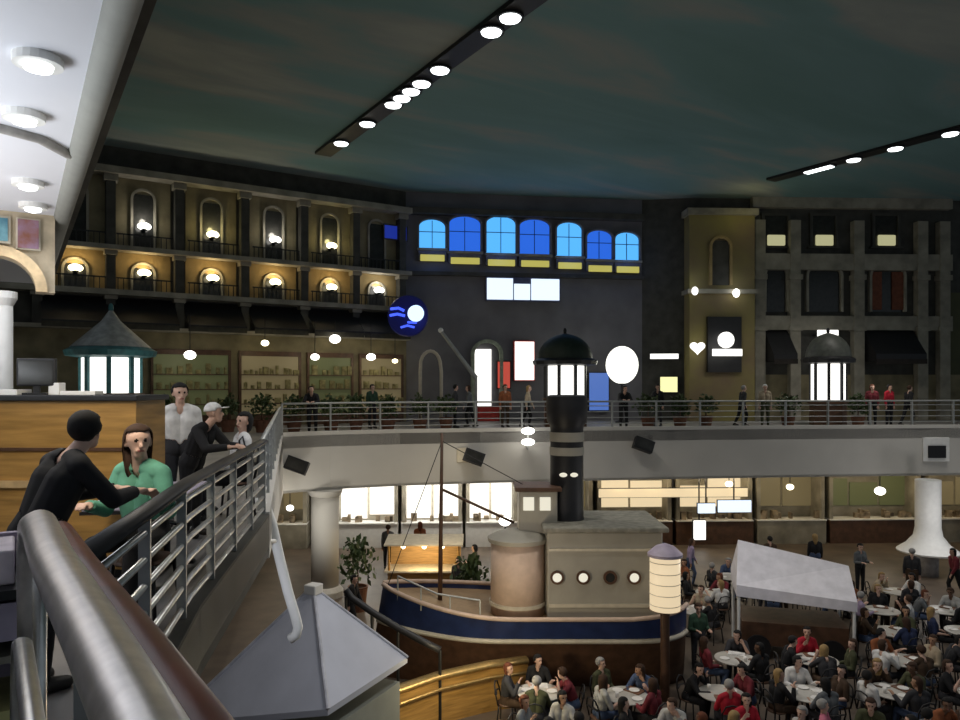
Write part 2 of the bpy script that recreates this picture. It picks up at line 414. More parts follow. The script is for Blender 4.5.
# ground floor shop fronts on the far gallery
shops = [(150, 230, E_shopgreen, 'olive lit shop window with shelves below the first far awnings'), (238, 300, E_shopdim, 'amber lit shop window with shelves under the middle far awnings'),
         (306, 352, E_shopgreen, 'green-grey lit shop window with shelves near the blue neon disc'), (358, 402, E_shopdim, 'warm lit shop window below the blue neon disc')]
for x0, x1, m, lab in shops:
    t0, t1, z0, z1 = SA.rect(x0, 345, x1, 402)
    s = thing('shop_window', lab, 'shop window', SA.pos((t0+t1)/2, -.05, 0), SA.ang); w = (t1-t0)/2
    MB().box(-w, w, -.12, 0, 0, .5).box(-w, w, -.12, 0, 2.9, 3.1).box(-w, -w+.1, -.12, 0, .5, 2.9).box(w-.1, w, -.12, 0, .5, 2.9).build('frame', M_darkwood, s)
    MB().box(-w+.1, w-.1, -.05, -.01, .5, 2.9).build('lit_panel', m, s)
    n = int(w*2/.45)
    mb = MB()
    for k in range(3): mb.box(-w+.1, w-.1, -.2, -.06, .9+k*.6, .94+k*.6)
    mb.build('shelf', M_darkwood, s)
    mb = MB()
    for k in range(3):
        x = -w+.2
        while x < w-.25:
            ww = R.uniform(.08, .25); hh = R.uniform(.15, .42); mb.box(x, x+ww, -.18, -.08, .94+k*.6, .94+k*.6+hh); x += ww+R.uniform(.04, .25)
    o = mb.build('goods', tint('shop_goods', (.10, .08, .03), (.34, .30, .14), .7, 5), s); o['kind'] = 'stuff'
for px, py, r, lab, m in ((190, 355, .22, 'white hanging lamp in front of the olive lit shop window', E_lampw), (265, 343, .16, 'amber hanging lamp above the amber lit shop window', E_lamp),
                      (335, 339, .24, 'white oval hanging lamp under the far awnings near the blue neon disc', E_lampw), (315, 357, .18, 'small white hanging lamp at the green-grey shop window', E_lampw),
                      (371, 357, .2, 'warm white hanging lamp at the shop window below the blue neon disc', E_lampw), (395, 361, .13, 'tiny warm hanging lamp by the curved cream arch', E_lamp)):
    d = SA.at(px)[1]-1.5; z = zz(py, d)
    l = thing('hanging_lamp', lab, 'lamp', F(px, d, z), 0, 'hanging lamps of the far shop row')
    MB().ell((0, 0, 0), (r, r, r*.75), 12, 8).build('globe', m, l, smooth='all')
    MB().tube([(0, 0, r*.7), (0, 0, 4.4-z)], .015, 6).build('cord', M_black, l)
    point((l.location.x, l.location.y, z-.35), 9, (1, .85, .5), .15)

# ---- blue-lit middle facade
wpx = [(419, 445), (449, 480), (486, 515), (519, 549), (556, 581), (586, 611), (614, 638)]
wcol = [E_cyan, E_blue, E_cyan, E_blue, E_cyan, E_blue, E_cyan]
WTOP = [220, 217, 217, 220, 223, 231, 233]; WBOT = [248, 251, 253, 254, 256, 259, 260]
for i, (x0, x1) in enumerate(wpx):
    t0, t1, z0, z1 = SB.rect(x0, WTOP[i], x1, WBOT[i]); w = (t1-t0)/2; h = z1-z0
    o = bpy.data.objects.new('window_%d' % (i+1), None); col.objects.link(o); o['kind'] = 'structure'
    o['label'] = '%s window in the row of seven blue-lit windows, counted from the neon disc side' % ORD[i]
    o.location = SB.pos((t0+t1)/2, 0, z0); o.rotation_euler = (0, 0, SB.ang)
    arch_ring(0, w, h-.35, .35, .09, -.22, 0, 14).box(-w-.09, -w, -.22, 0, 0, h-.35).box(w, w+.09, -.22, 0, 0, h-.35).build('frame', M_bluegrey, o)
    m = MB(); pts = [(-w, 0), (w, 0)]+[(w*math.cos(PI*k/12), h-.35+.35*math.sin(PI*k/12)) for k in range(13)]
    n = len(pts)
    m.add([(x, -.06, z) for x, z in pts]+[(x, -.02, z) for x, z in pts], [tuple(range(n)), tuple(range(n, 2*n))[::-1]]+[(k, n+k, n+(k+1) % n, (k+1) % n) for k in range(n)])
    m.build('pane', wcol[i], o)
    MB().box(-.015, .015, -.1, -.06, 0, h-.05).box(-w, w, -.1, -.06, h*.55, h*.55+.03).build('glazing_bar', mat('glazing_blue', (.03, .06, .2), .5), o)
    MB().box(-w-.1, w+.1, -.34, 0, -.16, -.06).build('sill', M_stone, o)
    MB().box(-w-.04, w+.04, -.24, -.04, -.62, -.17).build('planter', mat('planter_grey', (.12, .12, .15), .7), o)
    MB().box(-w*.92, w*.92, -.32, -.24, -.66, -.36).build('sill_lamp', E_sill, o, bev=.02)
t0 = SB.at(409)[0]
struct(SB.box('trim_13', t0, SB.L, 6.80, 6.98, -.3, 0, M_dark))
struct(SB.box('trim_14', t0, SB.L, 9.62, 9.9, -.5, 0, M_dark))
bluelight = [SB.pos(SB.at(p)[0], -.9, 7.6) for p in (435, 500, 570, 625)]
for p in bluelight: point(p, 8, (.1, .3, 1), .4)
# blue-lit window of the stepped facade's last bay
t0, t1, z0, z1 = SA.rect(384, 226, 408, 240)
w8 = thing('blue_window', 'dim deep-blue window at the corner before the seven blue-lit windows', 'window', SA.pos((t0+t1)/2-.1, -.1, z0), SA.ang)
MB().box(-.62, .62, -.08, 0, -.05, 0).box(-.62, .62, -.08, 0, .6, .65).box(-.62, -.56, -.08, 0, 0, .6).box(.56, .62, -.08, 0, 0, .6).build('frame', M_dark, w8)
MB().box(-.56, .56, -.05, -.01, 0, .6).build('pane', emit('lit_deep_blue', (.02, .05, .5), .5), w8)

# lit name sign below the windows: glowing cells, its letters are burnt out in the photo
t0, t1, z0, z1 = SB.rect(485, 278, 559, 302)
s = thing('lit_sign', 'blue-white lit box sign under the seven blue windows', 'sign', SB.pos((t0+t1)/2, -.05, z0), SB.ang); w = (t1-t0)/2; h = z1-z0
MB().box(-w, w, -.22, 0, 0, h).build('case', mat('sign_case', (.08, .09, .16), .6), s, bev=.02)
for x0, x1, zc in ((-.97, -.28, .06), (-.25, .18, .06), (.21, .97, .06)):
    MB().box(x0*w, x1*w, -.26, -.2, zc*h, (.94 if x0 != -.25 else .72)*h).build('lit_cell', E_sign, s, bev=.015)
# blue neon disc
d = 32; 
s = thing('neon_sign', 'round blue neon sign with white core beside dark awnings', 'sign', F(408, 32, zz(316, 32)), FACE-.1)
MB().lathe([(.0, -.06), (.86, -.06), (.9, .0), (.86, .06), (0, .06)], 28, T=Matrix.Rotation(PI/2, 4, 'X')).build('disc', emit('neon_glow_tint', (.01, .02, .35), .05), s)  # faint blue glow round the tubes is put into this disc
MB().lathe([(0, -.04), (.3, -.04), (.36, 0), (.3, .05), (0, .05)], 24, c=(0, 0, 0), T=Matrix.Translation((.36, -.1, .1)) @ Matrix.Rotation(PI/2, 4, 'X')).build('core', E_neonw, s)
def arcpts(cx, cz, r, a0, a1, y, n=12): return [(cx+r*math.cos(a0+(a1-a0)*k/n), y, cz+r*math.sin(a0+(a1-a0)*k/n)) for k in range(n+1)]
MB().tube([(-.75, -.1, .3), (-.4, -.1, .34), (-.15, -.1, .22)], .06, 8).tube([(-.78, -.1, .02), (-.45, -.1, .08), (-.12, -.1, 0)], .06, 8).tube([(-.3, -.1, -.5), (0, -.1, -.42), (.3, -.1, -.5)], .05, 8).tube([(.0, -.1, -.28), (.4, -.1, -.3)], .05, 8).build('tube', E_neon, s, smooth='all')
MB().box(-.04, .04, .06, .5, -.04, .04).build('bracket', M_black, s)
point(F(412, 31.3, zz(318, 31.3)), 9, (.1, .15, 1), .3)

# ---- ground floor of the middle facade
def lit_box(name, label, cat, seg, px0, py0, px1, py1, m, off=-.05, th=.18, case=M_black, grp=None):
    t0, t1, z0, z1 = seg.rect(px0, py0, px1, py1)
    s = thing(name, label, cat, seg.pos((t0+t1)/2, off, z0), seg.ang, grp); w = (t1-t0)/2; h = z1-z0; b_ = min(.05, w*.2)
    MB().box(-w-b_, w+b_, -th, 0, -b_, h+b_).build('case', case, s)
    MB().box(-w, w, -th-.03, -th, 0, h).build('lit_face', m, s); return s
lit_box('illuminated_sign', 'tall white lit panel with a red surround under the box sign', 'lit panel', SB, 514, 342, 533, 380, E_white, case=M_red)
lit_box('illuminated_sign', 'red lit panel beside the white glowing archway', 'lit panel', SB, 497, 362, 509, 388, E_redlit)
# glowing archway
t0, t1, z0, z1 = SB.rect(474, 343, 499, 402)
s = thing('archway', 'white glowing archway next to the red panel', 'archway', SB.pos((t0+t1)/2, -.02, 0), SB.ang); w = (t1-t0)/2
arch_ring(0, w, z1-w*.9, w*.9, .16, -.25, 0, 16).box(-w-.16, -w, -.25, 0, 0, z1-w*.9).box(w, w+.16, -.25, 0, 0, z1-w*.9).build('surround', mat('arch_sage', (.32, .36, .28), .7), s)
MB().box(-w, w*.35, -.1, -.02, .7, z1-w*.5).build('lit_opening', E_white, s)
MB().box(-w, w, -.12, -.02, 0, .7).build('counter_front', M_red, s)
lit_box('lit_poster', 'blue lit poster beside the lantern kiosk with dark dome', 'poster', SB, 588, 373, 607, 410, E_bluep)
lit_box('lit_sign', 'small square yellow lit sign right of the big white globe', 'sign', SG, 660, 377, 677, 392, E_yellow)
lit_box('lit_strip', 'thin white lit strip above the yellow square sign', 'lit strip', SG, 650, 354, 678, 359, E_white)
g = thing('globe_lamp', 'big glaring white globe lamp at the middle facade foot', 'lamp', F(622, 33, 0), FACE)
gz = zz(365, 33)
MB().ell((0, 0, gz), (.72, .72, .84), 24, 16).build('globe', emit('globe_white', (1, 1, .9), 1.7), g, smooth='all')
MB().lathe([(.3, 0), (.3, .08), (.07, .15), (.06, gz-.9), (.2, gz-.82)], 14).build('post', M_black, g)
point(F(622, 31.9, gz), 60, (1, 1, .8), .5)
fp = thing('slanted_pole', 'grey slanted pole with pale tip rising beside the glowing archway', 'pole', F(476, 30.4, 0), FACE)
MB().tube([(0, 0, 0), (0, 0, zz(377, 30.4))], .06, 8).build('post', M_greyrail, fp)
MB().tube([(0, 0, zz(378, 30.4)), ((441-476)/740*30.4, .2, zz(331, 30.4))], [.10, .07], 10).build('boom', M_greyrail, fp)
MB().ell(((440.5-476)/740*30.4, .2, zz(330, 30.4)), .11, 10, 8).build('tip', M_white, fp, smooth='all')
ar = thing('arch_frame', 'curved cream arch frame below the blue neon disc', 'arch', F(428, 30.6, 0), FACE)
pts = [(-.32, 0, 0), (-.32, 0, zz(372, 30.6))]+[(-.32+.42-.42*math.cos(a), 0, zz(366, 30.6)+.62*math.sin(a)) for a in [k*PI/10 for k in range(1, 10)]]+[(.55, 0, zz(372, 30.6)), (.55, 0, 0)]
MB().tube(pts, .07, 8).build('hoop', M_cream, ar, smooth='all')
MB().box(-.45, .68, -.1, .1, 0, .06).build('foot', M_stone, ar)
for px, py, px1, py1, lab, kind in ((690, 341, 705, 354, 'heart-shaped white lit sign below the ochre tower', 'heart'), (718, 334, 734, 346, 'round white lit sign above the long strip by the tower', 'round'), (712, 349, 742, 356, 'long white lit strip below the round sign', 'strip'),
                               (817, 330, 838, 337, 'white lit bar above the dome of the lantern kiosk by the dark canopies', 'strip')):
    SF = Seg(SC.a-SC.n*1.35, SC.b-SC.n*1.35); t0, t1, z0, z1 = SF.rect(px, py, px1, py1); w = (t1-t0)/2; h = (z1-z0)/2
    s = thing('lit_sign', lab, 'sign', SF.pos((t0+t1)/2, 0, (z0+z1)/2), SC.ang)
    if kind == 'strip': MB().box(-w, w, -.06, 0, -h, h).build('lit_face', E_white, s, bev=.02)
    elif kind == 'round': MB().lathe([(0, -.05), (w, -.05), (w, .05), (0, .05)], 20, T=Matrix.Rotation(PI/2, 4, 'X')).build('lit_face', E_white, s)
    else:
        hp = []
        for k in range(24):
            a = 2*PI*k/24; hp.append((w*math.sin(a)**3, h*(13*math.cos(a)-5*math.cos(2*a)-2*math.cos(3*a)-math.cos(4*a))/15))
        m = MB(); m.add([(x, -.05, z) for x, z in hp]+[(x, .05, z) for x, z in hp], [tuple(range(24)), tuple(range(24, 48))[::-1]]+[(k, 24+k, 24+(k+1) % 24, (k+1) % 24) for k in range(24)])
        m.build('lit_face', E_white, s)
    MB().box(-.04, .04, 0, 1.3 if px > 800 else .33, -.04, .04).build('bracket', M_black, s)
point(SC.pos(SC.at(715)[0], -2.2, zz(350, 35)), 18, (1, .95, .8), .3)

# ---- ochre tower and grey facade
t0, t1, z0, z1 = SC.rect(684, 206, 748, 402)
tw = thing('tower', 'ochre plaster tower with dark arched recess between the two facades', 'tower', SC.pos((t0+t1)/2, 0, 0), SC.ang); w = (t1-t0)/2
MB().box(-w, w, -.8, -.02, 0, 9.9).build('shaft', tint('tower_ochre', (.17, .12, .08), (.24, .21, .07), .85, .5), tw)
for z0, z1 in ((9.7, 10.0), (6.0, 6.2)): MB().box(-w-.13, w+.13, -.97, -.02, z0, z1).build('cornice', M_stone, tw)
arch_ring(-.1, .42, 8.2, .4, .12, -.95, -.8, 14).box(-.64, -.52, -.95, -.8, 6.4, 8.2).box(.32, .44, -.95, -.8, 6.4, 8.2).build('arch_surround', M_ochre, tw)
MB().box(-.52, .32, -.84, -.8, 6.4, 8.5).build('recess', M_dark, tw)
MB().box(-.75, .85, -1.0, -.8, 2.3, 4.9).build('lower_recess', M_black, tw)
for px, py, lab in ((687, 294, 'pale spotlight on the edge of the ochre tower nearer the blue windows'), (727, 296, 'white spotlight on the ochre tower face below its arch')):
    t, d = SC.at(px); s = thing('spotlight', lab, 'lamp', SC.pos(t, -1.15, zz(py, d)), SC.ang, 'tower spotlights')
    MB().ell((0, 0, 0), (.16, .14, .2), 12, 8).build('bulb', E_lampw if px > 700 else E_white, s, smooth='all')
    MB().box(-.05, .05, .1, .33, -.05, .05).build('bracket', M_black, s)
    point(SC.pos(t, -1.5, zz(py, d)+.3), 4, (.8, .9, 1), .1)
point(SC.pos(SC.at(735)[0], -1.9, zz(222, 35)), 8, (1, .9, .35), .2)
for i, px in enumerate((757, 792, 855, 918, 940)):
    t, d = SC.at(px); p = thing('pilaster', '%s grey pilaster of the facade with pale upper windows, counted from the tower' % ORD[i], 'pilaster', SC.pos(t, 0, 0), SC.ang, 'grey facade pilasters')
    MB().box(-.25, .25, -.4, -.02, 0, 9.6).build('shaft', M_stone, p)
    for z0, z1 in ((6.75, 7.0), (4.3, 4.5)): MB().box(-.32, .32, -.47, -.02, z0, z1).build('band', M_stone, p)
ta = SC.at(750)[0]; tb = SC.at(948)[0]
for nm, py0, py1 in (('trim_15', 196, 208), ('trim_16', 254, 270), ('trim_17', 316, 330)):
    struct(SC.box(nm, ta, tb, zz(py1, 35.6), zz(py0, 35.6), -.35, 0, M_stone))
for i, (px, py) in enumerate(((775, 240), (823, 239), (885, 240))):
    t, d = SC.at(px); z = zz(247, d)
    o = thing('window', 'dim pale-lit upper window, %s from the tower on the grey facade' % ORD[i], 'window', SC.pos(t, 0, z), SC.ang, 'pale upper windows of the grey facade')
    MB().box(-.7, -.56, -.14, 0, 0, 1.5).box(.56, .7, -.14, 0, 0, 1.5).box(-.7, .7, -.14, 0, 1.5, 1.62).box(-.8, .8, -.2, 0, -.1, 0).build('frame', M_dark, o)
    MB().box(-.56, .56, -.05, -.01, 0, 1.5).build('pane', M_glass, o)
    MB().box(-.44, .44, -.2, -.08, .04, .56).build('sill_lamp', E_dimwin, o, bev=.06)
for i, px in enumerate((775, 823, 886)):
    t0, t1, z0, z1 = SC.rect(px-(10 if i == 0 else 16), 262, px+(10 if i == 0 else 16), 312); w = (t1-t0)/2; h = z1-z0
    o = thing('arched_window', 'dark %s arched window, %s from the tower on the grey facade' % ('red-curtained' if i == 2 else 'unlit', ORD[i]), 'window', SC.pos((t0+t1)/2, 0, z0), SC.ang, 'dark arched windows of the grey facade')
    arch_ring(0, w, h-.7, .6, .12, -.2, 0, 14).box(-w-.12, -w, -.2, 0, 0, h-.7).box(w, w+.12, -.2, 0, 0, h-.7).build('frame', M_stone, o)
    MB().box(-w, w, -.05, -.01, 0, h-.35).build('pane', M_glass, o)
    if i == 2: MB().box(-w, -w*.35, -.12, -.06, .1, h-.5).build('curtain', mat('russet_curtain', (.16, .05, .025), .8), o); MB().box(w*.3, w, -.12, -.06, .1, h-.5).build('curtain', mat('russet_curtain', (.16, .05, .025), .8), o)
for i, (x0, x1) in enumerate(((763, 786), (862, 911))):
    t0, t1, z0, z1 = SC.rect(x0, 328, x1, 362); w = (t1-t0)/2
    a = thing('awning', 'black canopy at the foot of the grey facade, %s the dome kiosk' % ('between tower and' if i == 0 else 'beyond'), 'awning', SC.pos((t0+t1)/2, 0, z0), SC.ang, 'black canopies of the grey facade')
    h = z1-z0
    MB().add([(-w, -.02, h), (w, -.02, h), (w, -1.2, .35), (-w, -1.2, .35), (-w, -.02, 0), (w, -.02, 0), (w, -1.2, 0), (-w, -1.2, 0)], [(0, 1, 2, 3), (7, 6, 5, 4), (0, 3, 7, 4), (1, 5, 6, 2), (0, 4, 5, 1), (3, 2, 6, 7)]).build('canopy', M_black, a)
    MB().box(-w, w, -1.24, -1.2, -.12, .1).build('valance', mat('black_valance', (.02, .015, .012), .8), a)
struct(SC.box('trim_18', ta, SC.L, 0, 2.2, -.06, 0, M_olive))
struct(SC.box('trim_19', tb, SC.L, 2.2, 6.2, -.1, 0, tint('end_olive', (.06, .06, .035), (.10, .10, .05), .9, .6)))
# ================================================================== CEILING LIGHTS
def ceil_pt(px, py):
    d = (CEIL-EYE)*F_PX/(HY-py); p = P2(px, d); return (p[0], p[1], CEIL)
rowL = [(510, 11), (490, 25), (439, 64), (421, 78), (411, 86), (402, 93), (395, 100), (367, 119), (342, 139)]
rowR = [(853, 156), (896, 145), (951, 130)]
def ceil_x(pts): return sum(ceil_pt(*p)[0] for p in pts)/len(pts)
xl = ceil_x(rowL); xr = ceil_x(rowR+[(820, 165)])
struct(MB().box(xl-.32, xl+.32, 4, 27.5, CEIL-.12, CEIL-.005).build('trim_20', M_black))
struct(MB().box(xr-.3, xr+.3, 6, 20.6, CEIL-.1, CEIL-.005).build('trim_21', M_black))
def downlight(name, lab, x, y, z, r=.24, m=E_disc, grp=None, ln=0):
    l = thing(name, lab, 'ceiling light', (x, y, z), 0, grp)
    MB().lathe([(r, 0), (r+.06, 0), (r+.06, -.06), (r, -.06)], 20, ring=True).build('ring', M_black if z > 8 else M_white, l)
    if ln: MB().box(-r*.8, r*.8, -ln, ln, -.09, -.04).build('lens', m, l, bev=.02)
    else: MB().lathe([(0, -.02), (r, -.02), (r*.9, -.09), (0, -.12)], 20).build('lens', m, l, smooth=True)
    return l
for i, p in enumerate(rowL):
    c = ceil_pt(*p)
    downlight('ceiling_downlight', 'round downlight on the long dark ceiling slot, %s from its far end' % ORD[len(rowL)-1-i], xl, c[1], CEIL-.12, .27, grp='downlights on the long ceiling slot')
for i, p in enumerate(rowR):
    c = ceil_pt(*p)
    downlight('ceiling_downlight', 'round downlight on the short ceiling slot over the grey facade, %s from the long light' % ORD[i], xr, c[1], CEIL-.1, .27, grp='downlights on the short ceiling slot')
c0 = ceil_pt(805, 169); c1 = ceil_pt(836, 163)
l = thing('ceiling_strip_light', 'long white strip light at the end of the short ceiling slot', 'ceiling light', (xr, (c0[1]+c1[1])/2, CEIL-.1), 0)
hl = abs(c0[1]-c1[1])/2
MB().box(-.22, .22, -hl-.06, hl+.06, -.05, 0).build('tray', M_black, l)
MB().box(-.16, .16, -hl, hl, -.1, -.05).build('diffuser', E_disc, l, bev=.02)
# hall lighting from the slots
for y in (9, 14, 19): spot((xl, y, CEIL-.25), 1100, 2.0)
for y in (8, 12, 16): spot((xr-.1, y, CEIL-.25), 700, 2.0)
sl = spot((xl-.2, 5, CEIL-.25), 2100, .75, (.95, .97, 1)); sl.rotation_euler = (Vector(F(330, 13, -2.5))-Vector((xl-.2, 5, CEIL-.25))).to_track_quat('-Z', 'Y').to_euler()  # added fill aimed at the bent handrail and kiosk roof, no fitting
# discs in the lowered ceiling
def sof_pt(px, py):
    d = (SOF-EYE)*F_PX/(HY-py); p = P2(px, d); return p
for (px, py), lab in (((38, 57), 'large round downlight nearest in the pale lowered ceiling'), ((28, 181), 'small round downlight beyond the groove in the pale lowered ceiling'), ((33, 204), 'small round downlight next to the mural in the pale lowered ceiling'), ((24, 113), 'added round downlight standing in for glare just before the ceiling groove')):  # last disc and its spot are added for broad glare on the ceiling
    x, y = sof_pt(px, py)
    downlight('ceiling_downlight', lab, x, y, SOF, .1, grp=None)
    spot((x, y, SOF-.16), 26, 2.4, (.95, .97, 1))
area((-2.4, 6.6, 2.0), 140, 1.6, (PI, .25, 0), (.90, .95, 1), 2.6)  # unseen uplight added to whiten the lowered ceiling
area((-2.2, 9.5, 2.2), 110, 2.0, (PI, .2, 0), (1, .95, .92), 3)  # second added uplight, farther along the same ceiling

# ================================================================== RAILINGS
def rail_run(name, label, pts, zb, h, nbars, post_gap, rtop, rbar, mtop, mbar, mpost, pw=.035, top_sq=1.0):
    o = thing(name, label, 'railing', (pts[0][0], pts[0][1], zb), 0)
    L = [(p[0]-pts[0][0], p[1]-pts[0][1]) for p in pts]
    MB().tube([(x, y, h) for x, y in L], rtop, 10, top_sq).build('top_rail', mtop, o, smooth='all')
    for k in range(nbars):
        z = h*(k+.6)/(nbars+.35)
        MB().tube([(x, y, z) for x, y in L], rbar, 8).build('bar', mbar, o, smooth='all')
    seglen = [math.hypot(b[0]-a[0], b[1]-a[1]) for a, b in zip(L, L[1:])]; tot = sum(seglen); n = max(2, round(tot/post_gap))
    for k in range(n+1):
        s = tot*k/n
        for (a, b), sl in zip(zip(L, L[1:]), seglen):
            if s <= sl+1e-6: break
            s -= sl
        f = min(1, s/sl); x = a[0]+(b[0]-a[0])*f; y = a[1]+(b[1]-a[1])*f
        ang = math.atan2(b[1]-a[1], b[0]-a[0])
        MB().box(-pw*.5, pw*.5, -pw, pw, 0, h-.01, Matrix.Translation((x, y, 0)) @ Matrix.Rotation(ang, 4, 'Z')).build('post', mpost, o)
    return o
def inset(pts, e):
    out = []
    for i, p in enumerate(pts):
        a = Vector(pts[max(0, i-1)]); b = Vector(pts[min(len(pts)-1, i+1)]); t = (b-a).normalized()
        q = Vector(p)+Vector((-t.y, t.x))*e; out.append((q.x, q.y))
    return out
rail_run('balcony_railing', 'grey railing of posts and bars along the far curved parapet', inset(PW, .11), .13, .95, 4, 1.75, .035, .016, M_greyrail, M_greyrail, M_greyrail, .05)
near = inset([(.32, 3.55), (1.2, 5.9), (2.8, 9.6)], .08)
rail_run('balcony_railing', 'near steel railing with dark flat top rail beside the seated people', near, 0, .97, 6, 1.15, .07, .021, M_black, M_chrome, M_greyrail, .032, .45)
rail_run('balcony_railing', 'long grey railing running from the near railing to the far parapet', inset([(2.85, 9.75)]+e2[1:-1]+[(PW[0][0]-.05, PW[0][1]-.2)], .1), .04, .93, 5, 1.7, .035, .018, M_greyrail, M_chrome, M_greyrail, .05)
# glass infill behind the bars of the near railing (the photo shows a grey sheet there)
# thick handrail close to the camera
hr = thing('handrail', 'thick satin handrail sweeping up close in front of the viewer', 'handrail', (.2, 1.0, 0), 0)
zr = 1.25
hx = lambda X, Y, z: (X-.2, Y-1.0, z)
pts = [hx(.17, -.4, zr), hx(.16, .5, zr), hx(.140, 1.07, zr), hx(.122, 1.45, zr), hx(.082, 2.18, zr), hx(.066, 2.75, zr), hx(.058, 2.92, zr-.03), hx(.054, 3.02, zr-.12), hx(.052, 3.05, zr-.3), hx(.052, 3.05, zr-.45)]
MB().tube(pts, [.052]*5+[.052, .052, .05, .048, .046], 24).build('rail', M_rail, hr, smooth='all')
pts = [hx(.245, -.4, zr-.03), hx(.235, .5, zr-.03), hx(.213, 1.07, zr-.03), hx(.193, 1.45, zr-.03), hx(.145, 2.18, zr-.03), hx(.12, 2.75, zr-.035)]
MB().tube(pts, .046, 18).build('red_side_rail', M_deepred, hr, smooth='all')  # second tube, deep red, along one side of the rail
pts = [hx(.07, -.4, .92), hx(.06, .6, .92), hx(.05, 1.3, .92), hx(.035, 2.0, .92), hx(.02, 2.6, .92), hx(.015, 2.75, .88), hx(.012, 2.8, .74), hx(.012, 2.8, .5)]
MB().tube(pts, .026, 14).build('lower_rail', M_chrome, hr, smooth='all')
for Y, X in ((.1, .2), (2.9, .07)):
    MB().tube([hx(X, Y, 0), hx(X, Y, zr-.06)], .022, 10).build('post', M_chrome, hr, smooth='all')
# white bent handrail going down from the gallery edge
wt = thing('bent_handrail', 'white bent tube handrail hanging below the gallery edge over the grey roof', 'handrail', F(266, 10.6, zz(508, 10.6)), FACE)
def rel(px, py, d, px0=266, py0=508, d0=10.6): return ((px-480)/F_PX*d-(px0-480)/F_PX*d0, d-d0, zz(py, d)-zz(py0, d0))
MB().tube([rel(258, 503, 10.1), rel(266, 508, 10.6), rel(272, 525, 10.8), rel(280, 560, 11), rel(288, 592, 11), rel(295, 615, 11), rel(298, 627, 11), rel(296, 635, 11), rel(290, 639, 11)], .075, 12).build('tube', M_white, wt, smooth='all')
MB().tube([rel(276, 541, 10.9), rel(268, 541, 10.3), rel(262, 530, 10.1)], .03, 8).build('bracket', M_white, wt, smooth='all')

# ================================================================== FIXTURES ON THE FAR PARAPET
def par_at(px):
    for (a, b), (c, e) in zip(PAR, PAR[1:]):
        if a <= px <= c: return b+(e-b)*(px-a)/(c-a)
for px, py, lab, m in ((300, 464, 'black floodlight on the parapet near the gallery corner', M_black), (474, 456, 'black floodlight in a pale lit bracket on the parapet', M_black), (641, 444, 'black floodlight on the parapet beyond the funnel', M_black), (935, 450, 'black square speaker in a white frame on the far parapet', M_black)):
    d = par_at(px)-.02; z = zz(py, d)
    o = thing('parapet_speaker' if 'speaker' in lab else 'floodlight', lab, 'speaker' if 'speaker' in lab else 'floodlight', F(px, d, z), FACE)
    if 'speaker' in lab:
        MB().box(-.52, .52, -.1, 0, -.45, .5).build('frame', M_white, o, bev=.02)
        MB().box(-.34, .34, -.16, -.1, -.3, .18).build('grille', M_black, o)
    else:
        T = Matrix.Translation((0, -.42, 0)) @ Matrix.Rotation(.35, 4, 'Y') @ Matrix.Rotation(-.25, 4, 'X')
        MB().box(-.36, .36, -.16, .16, -.22, .22, T).build('housing', M_black, o)
        MB().box(-.30, .30, -.19, -.16, -.16, .16, T).build('glass', M_glass, o)
        MB().box(-.05, .05, -.4, 0, -.05, .05).build('bracket', M_white if 'pale' in lab else M_greyrail, o)
        if 'pale' in lab:
            MB().box(-.62, -.2, -.2, 0, -.22, .32).build('box', M_cream, o, bev=.03)
            point(F(px-14, d-.75, z+.05), 3, (1, .9, .7), .1)
o = thing('twin_lamp', 'pair of small white oval lamps stacked on a stem by the parapet', 'lamp', F(528, 26.6, .02), FACE)
for py in (431, 442): MB().ell((0, 0, zz(py, 26.6)-.02), (.24, .2, .13), 14, 8).build('bulb', E_lampw, o, smooth='all')
MB().tube([(0, .1, zz(450, 26.6)-.02), (0, .1, zz(426, 26.6)-.02)], .035, 8).box(-.04, .04, .1, .62, -.62, -.55).build('stem', M_greyrail, o)

# ================================================================== LANTERN KIOSKS ON THE GALLERY
def kiosk(label, px, d, ptop, pbot, rad, roof, m_eave, m_roof):
    o = thing('lantern_kiosk', label, 'kiosk', F(px, d, 0), FACE+PI/8)
    z0 = zz(pbot, d); z1 = zz(ptop, d)
    MB().lathe([(rad*1.05, 0), (rad*1.05, z0-.12), (rad*1.15, z0-.1), (rad*1.15, z0)], 8).build('counter', M_darkwood, o)
    for k in range(8):
        a = PI/8+k*PI/4
        T = Matrix.Rotation(a, 4, 'Z') @ Matrix.Translation((rad*.88, 0, 0))
        w = rad*.29
        MB().box(-.03, .03, -w, w, z0, z1, T).build('lit_panel', E_white, o, bev=.01)
        a -= PI/8
        MB().box(-.06, .06, -.06, .06, z0, z1, Matrix.Rotation(a, 4, 'Z') @ Matrix.Translation((rad*.97, 0, 0))).build('post', m_eave, o)
    ez = z1
    MB().lathe([(rad*1.0, ez), (rad*1.5, ez+.05), (rad*1.55, ez+.2), (rad*1.2, ez+.35)], 16).build('eave', m_eave, o)
    if roof == 'cone': MB().lathe([(rad*1.35, ez+.3), (rad*.8, ez+.7), (rad*.32, ez+1.05), (.05, ez+1.35)], 16).build('roof', m_roof, o, smooth=True)
    else: MB().lathe([(rad*1.3, ez+.3)]+[(rad*1.3*math.cos(k*PI/14), ez+.3+1.0*math.sin(k*PI/14)) for k in range(1, 7)]+[(.03, ez+1.33)], 20).build('roof', m_roof, o, smooth=True)
    MB().ell((0, 0, ez+1.42), (.07, .07, .14), 10, 8).build('finial', m_eave, o, smooth='all')
    x, y, _ = o.location
    for s in (-1, 1):
        point((x+RT[0]*s*1.4-FW[0]*1.4, y+RT[1]*s*1.4-FW[1]*1.4, (z0+z1)/2), 8, (1, .97, .88), .3)
    return o
